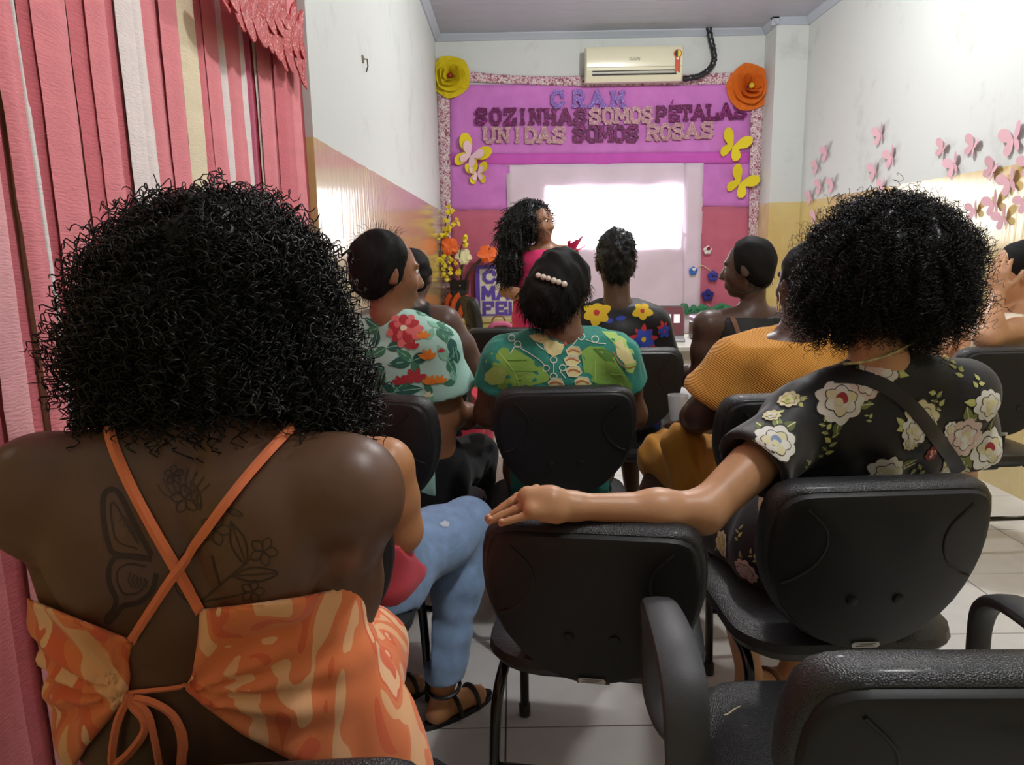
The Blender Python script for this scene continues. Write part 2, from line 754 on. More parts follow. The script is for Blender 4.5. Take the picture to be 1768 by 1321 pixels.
def wall_mat():
    m = M('painted_wall', (.78, .79, .765), .6, .3)
    nt = m.node_tree
    b = nt.nodes['Principled BSDF']
    tc = nt.nodes.new('ShaderNodeTexCoord')
    sx = nt.nodes.new('ShaderNodeSeparateXYZ')
    nt.links.new(tc.outputs['Object'], sx.inputs[0])
    n0 = nt.nodes.new('ShaderNodeTexNoise')
    n0.inputs['Scale'].default_value = 9
    nt.links.new(tc.outputs['Object'], n0.inputs['Vector'])
    md = nt.nodes.new('ShaderNodeMath')
    md.operation = 'MULTIPLY_ADD'
    nt.links.new(n0.outputs['Fac'], md.inputs[0])
    md.inputs[1].default_value = .012
    nt.links.new(sx.outputs['Z'], md.inputs[2])
    lt = nt.nodes.new('ShaderNodeMath')
    lt.operation = 'LESS_THAN'
    nt.links.new(md.outputs[0], lt.inputs[0])
    lt.inputs[1].default_value = PAINT + .006
    n1 = nt.nodes.new('ShaderNodeTexNoise')
    n1.inputs['Scale'].default_value = 2.6
    n1.inputs['Detail'].default_value = 7
    n1.inputs['Roughness'].default_value = .7
    nt.links.new(tc.outputs['Object'], n1.inputs['Vector'])
    r1 = nt.nodes.new('ShaderNodeValToRGB')
    r1.color_ramp.elements[0].position = .30
    r1.color_ramp.elements[0].color = (.53, .555, .535, 1)
    r1.color_ramp.elements[1].position = .45
    r1.color_ramp.elements[1].color = (.63, .66, .645, 1)
    nt.links.new(n1.outputs['Fac'], r1.inputs[0])
    r2 = nt.nodes.new('ShaderNodeValToRGB')
    r2.color_ramp.elements[0].position = .3
    r2.color_ramp.elements[0].color = (*srgb(200, 172, 110), 1)
    r2.color_ramp.elements[1].position = .6
    r2.color_ramp.elements[1].color = (*srgb(216, 196, 136), 1)
    nt.links.new(n1.outputs['Fac'], r2.inputs[0])
    mx = nt.nodes.new('ShaderNodeMix')
    mx.data_type = 'RGBA'
    nt.links.new(lt.outputs[0], mx.inputs['Factor'])
    nt.links.new(r1.outputs[0], mx.inputs['A'])
    nt.links.new(r2.outputs[0], mx.inputs['B'])
    nt.links.new(mx.outputs['Result'], b.inputs['Base Color'])
    rr = nt.nodes.new('ShaderNodeMapRange')
    nt.links.new(lt.outputs[0], rr.inputs[0])
    rr.inputs[3].default_value = .55
    rr.inputs[4].default_value = .17
    nt.links.new(rr.outputs[0], b.inputs['Roughness'])
    mp = nt.nodes.new('ShaderNodeMapping')
    mp.inputs['Scale'].default_value = (30, 30, 2.0)
    nt.links.new(tc.outputs['Object'], mp.inputs[0])
    n2 = nt.nodes.new('ShaderNodeTexNoise')
    n2.inputs['Scale'].default_value = 1.
    n2.inputs['Detail'].default_value = 3
    nt.links.new(mp.outputs[0], n2.inputs['Vector'])
    bp = nt.nodes.new('ShaderNodeBump')
    bp.inputs['Strength'].default_value = .3
    bp.inputs['Distance'].default_value = .004
    nt.links.new(lt.outputs[0], b.inputs['Coat Weight'])
    b.inputs['Coat Roughness'].default_value = .12
    nt.links.new(bp.outputs[0], b.inputs['Coat Normal'])
    nt.links.new(n2.outputs['Fac'], bp.inputs['Height'])
    nt.links.new(bp.outputs[0], b.inputs['Normal'])
    return m


WALL = wall_mat()


def struct(name, mb, mat, parent=None):
    o = mb.build(name, mat, parent)
    if parent is None:
        o['kind'] = 'structure'
    return o


struct('wall_left', MB().box((XL - .16, YN, 0), (XL, YB, HC)), WALL)
struct('wall_left', MB().box((XN - .1, YF, 0), (XN, YN, HC)), WALL)
struct('wall_right', MB().box((XR, YF, 0), (XR + .12, YB, HC)), WALL)
struct('wall_back', MB().box((XL - .16, YB, 0), (XR + .12, YB + .12, HC)), WALL)
struct('wall_front', MB().box((XN - .1, YF - .12, 0), (XR + .12, YF, HC)), WALL)
struct('pillar', MB().box((2.305, 6.657, 0), (XR, YB, HC)), WALL)

# ceiling of boards
CEIL = M('ceiling_board', srgb(176, 178, 190), .45, .4, var=.04, vscale=3)
ceil = struct('ceiling', MB().box((XN - .1, YF, HC + .012), (XR + .12, YB + .12, HC + .08)), M('ceiling_void', srgb(92, 94, 104), .8))
pm = MB().box((XN, 0, 0), (XR, .194, .0125), .003)
pme = mesh_np('plank', np.array(pm.v), pm.f)
pme.materials.append(CEIL)
y = YB - .2
while y > YF:
    o = put('plank', pme, None, ceil, False)
    o.location = (0, y, HC)
    y -= .2
CORN = M('cornice', srgb(178, 186, 198), .5)


def cornice(n, a, b, nx, ny):
    """strip along a-b with its drop towards the wall, (nx,ny) points into the room"""
    prof = [(0, 0), (.055, 0), (.055, -.012), (.03, -.035), (.012, -.055), (0, -.055)]
    mb = MB()
    mb.loft([[(p[0] + nx * u, p[1] + ny * u, HC + .001 + v) for u, v in prof] for p in (a, b)])
    o = mb.build('trim_%d' % n, CORN)
    o['kind'] = 'structure'


cornice(1, (XL, YN), (XL, YB), 1, 0)
cornice(2, (XL, YB), (2.305, YB), 0, -1)
cornice(3, (2.305, YB), (2.305, 6.657 - .055), -1, 0)
cornice(4, (2.305 - .055, 6.657), (XR, 6.657), 0, -1)
cornice(5, (XR, 6.657), (XR, YF), -1, 0)

# floor of square tiles
TILE = M('white_tile', srgb(224, 223, 219), .22, .5, var=.035, vscale=5, bump=.12, bscale=160, bdist=.001, coord='Generated')
fl = struct('floor', MB().box((XN - .1, YF, -.08), (XR + .12, YB + .12, -.0025)), M('grout', srgb(96, 90, 82), .9))
tm = MB().box((.0022, .0022, -.01), (.4478, .4478, 0), .0012)
tme = mesh_np('tile', np.array(tm.v), tm.f)
tme.materials.append(TILE)
for i in range(-2, 7):
    for j in range(-9, 12):
        x0, y0 = -.0427 + .45 * i, 1.8019 + .45 * j
        if x0 > XR or y0 > YB or x0 + .45 < XN or y0 + .45 < YF:
            continue
        o = put('tile', tme, None, fl, False)
        o.location = (x0, y0, 0)

# ceiling lamps (out of the picture, above the audience)
for (lx, ly, lz), e, where in LAMPS:
    t = empty('ceiling_lamp_offscreen', (lx, ly, HC), 0, 'round white ceiling lamp fixed to the boards ' + where, 'lamp', 'ceiling lamps in a row')
    MB().lathe((0, 0, 0), [(.02, .001), (.09, 0), (.09, -.02), (.05, -.03)]).build('base', M('white_plastic', (.8, .8, .8), .4), t, True)
    MB().lathe((0, 0, 0), [(.045, -.03), (.075, -.045), (.08, -.06), (.06, -.075), (.01, -.08)]).build('diffuser', M('lamp_glow', (1, .98, .94), emit=12), t, True)
    ld = bpy.data.lights.new('lamp_light', 'POINT')
    ld.energy = e
    ld.color = (1, .985, .95)
    ld.shadow_soft_size = .085
    lo_ = bpy.data.objects.new('lamp_light_offscreen', ld)
    C.objects.link(lo_)
    lo_.parent = t
    lo_.location = (0, 0, -.17)

# ================================================================== crepe streamers on the left
PINKS = {'p': srgb(232, 138, 146), 'q': srgb(218, 116, 126), 'r': srgb(200, 100, 110), 'd': srgb(178, 58, 70), 'w': srgb(240, 228, 226),
         'c': srgb(236, 222, 190), 'l': srgb(240, 172, 178), 'm': srgb(190, 90, 120)}


def crepe(k):
    return M('crepe_' + k, PINKS[k], .8, .15, var=.05, vscale=6, bump=.5, bscale=60, bdist=.004, stretch=(1, 1, 5), sheen=.2)


cur = empty('streamer_curtain', (-.66, 1.5, 0), 0, 'curtain of pink, white and cream crepe paper streamers along the left wall', 'curtain', world=True)
XS = -.69


def streamer_x(y_):
    t = min(1, max(0, (y_ - 1.9) / .6))
    return -.752 + .06 * t * t * (3 - 2 * t)


# photo x (at y=204) of each strip's edges, shade, distance in front of the curtain plane
STRIPS = [(-190, -120, 'p', .010), (-125, -70, 'q', .004), (-72, -20, 'l', .012), (-25, 10, 'q', .002), (2, 14, 'c', .0), (10, 46, 'p', .014), (40, 52, 'w', .006),
          (46, 92, 'r', .010), (74, 134, 'p', .016), (120, 141, 'l', .005), (132, 141, 'c', .001), (138, 152, 'd', .004), (142, 206, 'q', .012), (170, 206, 'p', .018),
          (196, 219, 'q', .006), (212, 242, 'w', .014), (232, 246, 'm', .003), (242, 264, 'w', .012), (258, 270, 'd', .002), (262, 292, 'p', .010), (282, 300, 'w', .004),
          (292, 324, 'p', .016), (318, 351, 'c', .008), (336, 352, 'w', .003), (346, 372, 'q', .012), (364, 388, 'p', .018), (382, 406, 'w', .006), (398, 424, 'p', .012),
          (414, 436, 'w', .008), (430, 440, 'm', .014), (436, 448, 'd', .004), (442, 460, 'w', .010), (448, 472, 'p', .016), (462, 492, 'r', .010), (480, 508, 'q', .018),
          (494, 522, 'p', .012), (500, 527, 'd', .003)]
for i, (a, b, k, off) in enumerate(STRIPS):
    y0 = y1 = 1.8
    for _ in range(8):
        y0 = onX(a, 204, streamer_x(y0) + off)[1]
        y1 = onX(b, 204, streamer_x(y1) + off)[1]
    x0_, x1_ = streamer_x(y0) + off, streamer_x(y1) + off
    rg = random.Random(i)
    nz, nu = 64, 5
    ph, ph2 = rg.random() * 6, rg.random() * 6
    sk = rg.uniform(-.004, .012)
    v = []
    for iz in range(nz + 1):
        t = iz / nz
        z = 2.75 - t * 2.73
        tw = .004 * math.sin(5 * t + ph) + .0025 * math.sin(17 * t + ph2)
        for iu in range(nu + 1):
            s_ = iu / nu
            e = rg.uniform(-.0014, .0014) if iu in (0, nu) else 0
            v.append((x0_ + (x1_ - x0_) * s_ + tw * .5 + .004 * math.sin(PI * s_) + .0012 * math.sin(9 * s_ + ph + 2 * t), y0 + (y1 - y0) * s_ + e + sk * t + .006 * math.sin(3 * t + ph2), z))
    f = [(r_ * (nu + 1) + c_, r_ * (nu + 1) + c_ + 1, (r_ + 1) * (nu + 1) + c_ + 1, (r_ + 1) * (nu + 1) + c_) for r_ in range(nz) for c_ in range(nu)]
    put('streamer', mesh_np('streamer', np.array(v), f), crepe(k), cur)

# red glitter feathers along the top of the streamers
gar = empty('glitter_garland', (-.62, 2.2, 2.1), 0, 'garland of red glitter paper feathers over the streamers', 'garland', world=True)
GR = glitter('red_glitter', srgb(196, 62, 66), srgb(255, 190, 180))


def lozenge(c, up, rt, ln, wd, nrm_, th=.002, n=20, p=2.4):
    c, up, rt, nn = V3(c), nrm(up), nrm(rt), nrm(nrm_)
    poly = []
    for i in range(n):
        a = 2 * PI * i / n
        ca, sa = math.cos(a), math.sin(a)
        poly.append((wd * math.copysign(abs(ca) ** (2 / p), ca), ln * math.copysign(abs(sa) ** (2 / p), sa)))
    mb = MB()
    mb.prism(poly, lambda u, v, t: c + rt * u + up * v + nn * (t + .01 * (v / ln) ** 2), -th, th)
    return mb


for (px, py, lpx, wpx, an) in [(383, -8, 18, 12, .3), (398, -30, 40, 12, .2), (412, -8, 52, 15, .45), (428, 6, 54, 15, .35), (446, 10, 58, 16, .2), (462, -2, 48, 14, .12), (478, 10, 42, 13, .1),
                               (462, 42, 42, 11, .3), (474, 50, 46, 12, .25), (486, 66, 48, 12, .22), (497, 76, 42, 10, .2), (487, 18, 26, 8, .0), (505, 52, 40, 7, .15), (511, 82, 40, 8, .15),
                               (518, 60, 36, 5, .1), (519, 112, 32, 8, .12), (523, 122, 28, 5, .1), (447, 54, 22, 7, .3)]:
    x = XS + .035 + .002 * (px % 3)
    p = onX(px, py, x)
    sc = np.linalg.norm(p - CAM) / FPX
    wy = wpx * sc * 2.4
    o = lozenge(p, (0, math.sin(an), math.cos(an)), (0, math.cos(an), -math.sin(an)), lpx * sc, wy, (1, 0, 0)).build('feather', GR, gar)

# ================================================================== decorated back wall
def B(px, py, off=.0):
    return W(px, py, YB - off)


def sheet(name, TL, TR, BR, BL, off, mat, parent, nx=24, ny=16, amp=.004, seed=0, th=.0015, sag=0.):
    g = waves(seed, amp, 14, 4, (1, .1, .45))
    v = []
    for side in (0, 1):
        for j in range(ny + 1):
            for i in range(nx + 1):
                s_, t = i / nx, j / ny
                q = (V3(TL) * (1 - s_) + V3(TR) * s_) * (1 - t) + (V3(BL) * (1 - s_) + V3(BR) * s_) * t
                p = B(q[0], q[1] + sag * math.sin(PI * s_) * (1 - t), off - side * th)
                p[1] += g(p[None])[0]
                v.append(p)
    n = (nx + 1) * (ny + 1)
    f = []
    for j in range(ny):
        for i in range(nx):
            a = j * (nx + 1) + i
            f.append((a, a + nx + 1, a + nx + 2, a + 1))
            f.append((n + a, n + a + 1, n + a + nx + 2, n + a + nx + 1))
    for j in range(ny):
        for a, fl_ in ((j * (nx + 1), 0), (j * (nx + 1) + nx, 1)):
            q = (a, n + a, n + a + nx + 1, a + nx + 1)
            f.append(q if not fl_ else q[::-1])
    for i in range(nx):
        for a, fl_ in ((i, 1), (ny * (nx + 1) + i, 0)):
            q = (a, n + a, n + a + 1, a + 1)
            f.append(q if not fl_ else q[::-1])
    return put(name, mesh_np(name, np.array(v), f), mat, parent)


def border_mat():
    m = M('printed_border', (.8, .75, .76), .8)
    nt = m.node_tree
    tc = nt.nodes.new('ShaderNodeTexCoord')
    n = nt.nodes.new('ShaderNodeTexNoise')
    n.inputs['Scale'].default_value = 38
    n.inputs['Detail'].default_value = 1
    n.inputs['Distortion'].default_value = 1.2
    nt.links.new(tc.outputs['Object'], n.inputs['Vector'])
    r = nt.nodes.new('ShaderNodeValToRGB')
    r.color_ramp.interpolation = 'CONSTANT'
    e = r.color_ramp.elements
    e[0].position = 0
    e[0].color = (*srgb(150, 88, 104), 1)
    e[1].position = .40
    e[1].color = (*srgb(184, 130, 146), 1)
    x = e.new(.47)
    x.color = (*srgb(226, 214, 214), 1)
    x = e.new(.58)
    x.color = (*srgb(172, 112, 130), 1)
    x = e.new(.66)
    x.color = (*srgb(220, 206, 208), 1)
    nt.links.new(n.outputs['Fac'], r.inputs[0])
    nt.links.new(r.outputs[0], nt.nodes['Principled BSDF'].inputs['Base Color'])
    return m


ban = empty('banner', B(1035, 400), 0, 'lilac fabric banner with glitter slogan and printed border on the end wall', 'banner', world=True)
LIL = M('lilac_fabric', srgb(204, 124, 200), .85, .2, var=.07, vscale=9, bump=.3, bscale=120, sheen=.2)
LIL2 = M('lilac_fabric_double', srgb(200, 92, 186), .85, .2, var=.05, vscale=9, bump=.3, bscale=120)
ROS = M('lilac_fabric_over_yellow', srgb(192, 104, 126), .85, .2, var=.06, vscale=9, bump=.3, bscale=120)
sheet('fabric', (772, 146), (1299, 144), (1299, 264), (772, 268), .008, LIL, ban, seed=1)
sheet('fabric_overlap', (772, 266), (1299, 262), (1299, 282), (772, 285), .010, LIL2, ban, 24, 4, .003, seed=1)
sheet('fabric', (772, 284), (880, 284), (880, 363), (773, 364), .008, LIL, ban, 8, 8, seed=2)
sheet('fabric', (773, 363), (880, 362), (884, 556), (776, 556), .008, ROS, ban, 8, 12, seed=3)
sheet('fabric', (1205, 281), (1299, 280), (1296, 357), (1205, 358), .008, LIL, ban, 8, 8, seed=4)
sheet('fabric', (1200, 357), (1296, 356), (1290, 560), (1195, 560), .008, ROS, ban, 8, 12, seed=5)
SHE = M('white_sheet', srgb(222, 204, 220), .85, .2, var=.04, vscale=5, bump=.2, bscale=90)
sheet('sheet', (873, 284), (1215, 281), (1207, 575), (884, 580), .014, SHE, ban, 30, 26, .006, seed=6)
sheet('sheet_overlap', (1182, 282), (1214, 281), (1206, 575), (1178, 575), .020, SHE, ban, 4, 20, .003, seed=7)
BOR = border_mat()
sheet('border', (754, 120), (776, 122), (780, 556), (764, 556), .016, BOR, ban, 3, 30, .004, seed=8)
sheet('border', (1297, 122), (1319, 120), (1308, 560), (1290, 560), .016, BOR, ban, 3, 30, .004, seed=9)
sheet('border', (756, 116), (1020, 130), (1020, 150), (770, 140), .018, BOR, ban, 20, 3, .004, seed=10, sag=7)
sheet('border', (1018, 128), (1321, 122), (1316, 144), (1018, 149), .018, BOR, ban, 20, 3, .004, seed=11, sag=3)
# what the projector throws on the sheet
scr = MB()
q = [B(943, 323, .027), B(1178, 321, .027), B(1174, 428, .027), B(943, 430, .027)]
scr.add(q, [(0, 3, 2, 1)])
scr.build('projected_picture', M('projected_light', (1, 1, 1), emit=SCREEN_STRENGTH), ban)

# glitter slogan
LET = {
    'S': [[(.78, .68), (.76, .88), (.3, .9), (.12, .72), (.3, .54), (.62, .47), (.78, .28), (.6, .1), (.14, .12), (.12, .32)]],
    'O': [[(.3, .1), (.6, .1), (.78, .3), (.78, .7), (.6, .9), (.3, .9), (.12, .7), (.12, .3), (.3, .1)]],
    'Z': [[(.14, .68), (.14, .9), (.78, .9), (.12, .1), (.8, .1), (.8, .32)]],
    'I': [[(.45, .1), (.45, .9)]], 'N': [[(.18, .1), (.18, .9), (.72, .1), (.72, .9)]],
    'H': [[(.18, .1), (.18, .9)], [(.72, .1), (.72, .9)], [(.18, .5), (.72, .5)]],
    'A': [[(.14, .1), (.45, .9), (.78, .1)], [(.28, .36), (.64, .36)]],
    'M': [[(.12, .1), (.16, .9), (.45, .35), (.74, .9), (.78, .1)]],
    'P': [[(.2, .1), (.2, .9), (.62, .9), (.78, .76), (.78, .6), (.62, .46), (.2, .46)]],
    'E': [[(.78, .7), (.78, .9), (.2, .9), (.2, .1), (.8, .1), (.8, .3)], [(.2, .5), (.56, .5)]],
    'T': [[(.45, .1), (.45, .9)], [(.1, .66), (.1, .9), (.8, .9), (.8, .66)]],
    'L': [[(.2, .9), (.2, .1), (.8, .1), (.8, .36)]],
    'U': [[(.16, .9), (.16, .3), (.32, .1), (.58, .1), (.74, .3), (.74, .9)]],
    'D': [[(.2, .1), (.2, .9), (.56, .9), (.78, .68), (.78, .32), (.56, .1), (.2, .1)]],
    'R': [[(.2, .1), (.2, .9), (.62, .9), (.78, .76), (.78, .62), (.62, .5), (.2, .5)], [(.5, .5), (.78, .1)]],
    'C': [[(.78, .66), (.74, .88), (.32, .9), (.12, .68), (.12, .32), (.32, .1), (.62, .1), (.8, .3)]],
    'F': [[(.78, .68), (.78, .9), (.2, .9), (.2, .1)], [(.2, .5), (.58, .5)]],
}
SERIF = {'I': [(.45, .1), (.45, .9)], 'N': [(.18, .1), (.18, .9), (.72, .9)], 'H': [(.18, .1), (.18, .9), (.72, .1), (.72, .9)], 'A': [(.14, .1), (.78, .1)],
         'M': [(.12, .1), (.78, .1), (.16, .9), (.74, .9)], 'P': [(.2, .1)], 'T': [(.45, .1)], 'L': [(.2, .9)], 'U': [(.16, .9), (.74, .9)], 'R': [(.2, .1), (.78, .1)], 'D': [], 'F': [(.2, .1)]}


def letter(ch, place, th, sw=.2, serif=True):
    """slab letter; place(u,v,t) puts the unit box in the world"""
    mb = MB()
    cnt = 0
    for st in LET[ch]:
        for i in range(len(st) - 1):
            cnt += 1
            a, b = V3((*st[i], 0)), V3((*st[i + 1], 0))
            t = nrm(b - a)
            n_ = V3((-t[1], t[0], 0)) * sw / 2
            a2, b2 = a - t * sw * .42, b + t * sw * .42
            mb.prism([tuple((a2 + n_)[:2]), tuple((a2 - n_)[:2]), tuple((b2 - n_)[:2]), tuple((b2 + n_)[:2])], place, 0, th + .0005 * cnt)
    if serif:
        for (x, y_) in SERIF.get(ch, []):
            mb.prism([(x - .2, y_ - .09), (x + .2, y_ - .09), (x + .2, y_ + .09), (x - .2, y_ + .09)], place, 0, th + .0002 + .0007 * x)
    return mb


GM, GP, GL = glitter('magenta_glitter', srgb(98, 14, 76), srgb(240, 80, 205)), glitter('violet_glitter', srgb(138, 96, 196), srgb(225, 205, 255)), \
    glitter('pale_pink_glitter', srgb(200, 146, 158), srgb(255, 235, 230))


def zx(x):
    return 730 + x * .35068


def zy(y_):
    return 60 + y_ * .35068


def row(text, spans, y0, y1, mat, dy=0.):
    for ch, (a, b) in zip(text, spans):
        o_ = dy * (a - spans[0][0]) / (spans[-1][0] - spans[0][0] + 1e-6)
        x0, x1, t0, t1 = zx(a), zx(b), zy(y0 + o_), zy(y1 + o_)

        def place(u, v, t):
            return B(x0 + (u - .02) / .88 * (x1 - x0), t1 + (t0 - t1) * v, .03 + t)
        letter(ch, place, .006, .2 if ch in 'MN' else .25).build('letter', mat, ban)


row('CRAM', [(632, 697), (735, 797), (822, 898), (926, 996)], 273, 360, GP)
row('SOZINHAS', [(258, 318), (333, 388), (400, 462), (468, 518), (524, 590), (598, 662), (666, 740), (748, 808)], 360, 444, GM)
row('SOMOS', [(820, 878), (885, 940), (944, 1018), (1022, 1076), (1078, 1134)], 360, 442, GL, -6)
row('PETALAS', [(1145, 1202), (1208, 1265), (1266, 1326), (1324, 1394), (1394, 1458), (1458, 1530), (1534, 1596)], 350, 430, GM, -16)
MB().prism([(0, 0), (1, 0), (1.5, 1), (.8, 1)], lambda u, v, t: B(zx(1222 + u * 9), zy(336 - v * 18), .03 + t), 0, .006).build('accent', GM, ban)
row('UNIDAS', [(296, 360), (364, 432), (440, 492), (498, 562), (562, 636), (640, 705)], 452, 534, GL)
row('SOMOS', [(740, 802), (808, 864), (866, 938), (942, 998), (1003, 1063)], 446, 528, GM)
row('ROSAS', [(1098, 1165), (1170, 1222), (1228, 1288), (1290, 1364), (1370, 1434)], 440, 522, GL, -12)


# paper roses at the corners
def rose(px, py, rpx, col, mid, label):
    c = B(px, py, .03)
    sc = rpx * (YB / .98) / FPX
    t = empty('paper_rose', c, 0, label, 'flower')
    m1 = M(label[:6] + '_paper', col, .7, .2, var=.06, vscale=30)
    for ring, (n, r, w_, rise, tilt) in enumerate([(5, 1., .72, .0, .10), (5, .74, .52, .22, .5), (4, .50, .40, .42, .9), (3, .30, .27, .58, 1.2)]):
        for k in range(n):
            a = 2 * PI * k / n + ring * .62 + px
            ca, sa = math.cos(a), math.sin(a)
            v, f = [], []
            N1, N2 = 6, 6
            for i in range(N1 + 1):
                for j in range(N2 + 1):
                    s_ = i / N1
                    q_ = (j / N2 - .5) * 2
                    wd = w_ * (.35 + .65 * math.sin(PI * .5 * min(1, s_ * 1.3))) * (1 - .12 * s_ ** 6)
                    rad = r * (.12 + .88 * s_) * (1 - .13 * q_ * q_ * s_)
                    tan = q_ * wd
                    h = rise * s_ + .10 * q_ * q_ * s_ - (.16 * max(0, s_ - .75) * 4) ** 2 * .4 + tilt * .12 * s_
                    v.append(((ca * rad - sa * tan) * sc, -(.004 + h * sc * .9), (sa * rad + ca * tan) * sc))
            for i in range(N1):
                for j in range(N2):
                    b_ = i * (N2 + 1) + j
                    f.append((b_, b_ + 1, b_ + N2 + 2, b_ + N2 + 1))
            put('petal', mesh_np('petal', np.array(v), f), m1, t)
    MB().ball((0, -.4 * sc, 0), (.13 * sc, .1 * sc, .13 * sc)).build('rose_centre', M(label[:6] + '_heart', mid, .7), t, True)


rose(778, 133, 31, srgb(212, 190, 30), srgb(140, 26, 30), 'yellow folded paper rose at the banner corner by the left wall')
rose(1293, 151, 35, srgb(214, 108, 34), srgb(205, 180, 40), 'orange folded paper rose at the banner corner by the pillar')


# butterflies
def bfly_outline():
    up = [(0, 0), (.10, .30), (.34, .78), (.70, .98), (.96, .86), (1., .55), (.82, .22), (.42, .02)]
    dn = [(.52, -.10), (.70, -.34), (.66, -.66), (.42, -.80), (.20, -.62), (.06, -.28)]
    r = up + dn
    r = [tuple(p[:2]) for p in catmull([V3((x, y_, 0)) for x, y_ in r + [r[0]]], 3)][:-1]
    return [(max(0, x), y_) for x, y_ in r]


def butterfly(c, rt, up, nn, size, mats, fold=.5, two=None):
    """halves folded up about the body line; c = middle"""
    c, rt, up, nn = V3(c), nrm(rt), nrm(up), nrm(nn)
    ol = [p for p in bfly_outline() if p[0] >= 0]
    out = []
    for sgn in (1, -1):
        poly = [(x, y_) for x, y_ in ol]
        mb = MB()
        ctr = (.35, .1)
        n = len(poly)

        def pt(x, y_, t):
            return c + rt * (sgn * x * math.cos(fold) * size) + up * (y_ * size) + nn * ((abs(x) * math.sin(fold) + .10 * x * x) * size + t)
        v = [pt(*ctr, .0008)] + [pt(ctr[0] + (x - ctr[0]) * .6, ctr[1] + (y_ - ctr[1]) * .6, .0008) for x, y_ in poly] + [pt(x, y_, .0008) for x, y_ in poly] + \
            [pt(x, y_, -.0008) for x, y_ in poly] + [pt(ctr[0] + (x - ctr[0]) * .6, ctr[1] + (y_ - ctr[1]) * .6, -.0008) for x, y_ in poly] + [pt(*ctr, -.0008)]
        f = [(0, 1 + i, 1 + (i + 1) % n) for i in range(n)]
        for k in range(3):
            f += [(1 + k * n + i, 1 + (k + 1) * n + i, 1 + (k + 1) * n + (i + 1) % n, 1 + k * n + (i + 1) % n) for i in range(n)]
        e = 1 + 4 * n
        f += [(e, 1 + 3 * n + (i + 1) % n, 1 + 3 * n + i) for i in range(n)]
        mb.add(v, f)
        out.append(mb)
    return out


YEL = M('yellow_foam', srgb(226, 206, 34), .8)
PKP = M('pale_pink_paper', srgb(232, 196, 206), .7, .2)
BY = YB - .02
for (px, py, s_, an, inner, lab) in [(812, 270, 29, -.55, 1, 'large yellow foam butterfly with pink wings on the banner above a small one'), (824, 301, 19, .1, 1, 'small yellow foam butterfly with pink wings on the banner'),
                                     (1265, 254, 25, -.4, 0, 'plain yellow foam butterfly on the banner beside the glitter words'), (1277, 317, 25, -.55, 0, 'plain yellow foam butterfly on the banner overlapping the printed border')]:
    c = B(px, py, .025)
    t = empty('foam_butterfly', c, 0, lab, 'butterfly')
    rt, up = V3((math.cos(an), 0, math.sin(an))), V3((-math.sin(an), 0, math.cos(an)))
    sc = s_ * 7. / FPX
    for mb in butterfly((0, 0, 0), rt, up, (0, -1, 0), sc, None, .25):
        mb.build('wing', YEL, t, True)
    if inner:
        for mb in butterfly(V3((0, -.012, 0)), rt, up, (0, -1, 0), sc * .66, None, .3):
            mb.build('inner_wing', PKP, t, True)

PK = M('pink_paper', srgb(216, 172, 182), .65, .25)
# photo centre, size px (height), lean, fold, wall part
BF = [(1427, 264, 26, .2, .55), (1411, 288, 24, .15, .6), (1520, 233, 30, .2, .5), (1539, 272, 30, .25, .5), (1511, 295, 28, .2, .6), (1417, 322, 25, .1, .55), (1438, 319, 25, .2, .6), (1400, 341, 24, .1, .5),
      (1525, 322, 24, .1, .6), (1628, 258, 26, -.4, .7), (1680, 254, 30, -.4, .6), (1647, 287, 32, .3, .5), (1750, 243, 42, .2, .35), (1713, 294, 30, -.5, .6), (1744, 316, 36, .35, .45),
      (1716, 353, 32, .35, .55), (1732, 378, 30, .4, .6), (1682, 364, 26, .2, .6), (1770, 350, 30, .4, .5), (1779, 284, 34, .3, .5), (1408, 375, 24, .1, .5)]
BFL = ['topmost of the butterflies beside the pillar', 'small one just below the topmost butterfly beside the pillar', 'topmost of the three in the middle of the wall', 'lower and leaning one of the three in the middle of the wall', 'lowest of the three in the middle of the wall', 'beside the pillar above the edge of the yellow band', 'beside the pillar with its wings folded nearly shut', 'straddling the yellow band next to the pillar', 'half hidden behind the top of the afro', 'wings drooping, next to another drooping one under bare white wall', 'wings drooping and wide, next to the large upright one', 'upright with open wings just above the edge of the yellow band', 'the largest, upright on the white wall', 'across the edge of the yellow band with drooping wings', 'upright with open wings below the edge of the yellow band', 'above another in the bright patch on the yellow band', 'lowest in the bright patch on the yellow band', 'wings almost shut beside the afro on the bright yellow band', 'open-winged on the yellow band below the largest', 'across the edge of the band past the largest', 'lowest of all beside the pillar on the yellow band']
for (px, py, s_, an, fo), lb in zip(BF, BFL):
    p = onX(px, py, XR - .008)
    sc = s_ * np.linalg.norm(p - CAM) / FPX * .54
    t = empty('paper_butterfly', p, 0, 'pink paper butterfly, ' + lb, 'butterfly', 'pink paper butterflies on the right wall')
    for mb in butterfly((0, 0, 0), (0, -math.cos(an), math.sin(an)), (0, math.sin(an), math.cos(an)), (-1, 0, 0), sc, None, fo * .45):
        mb.build('wing', PK, t, True)

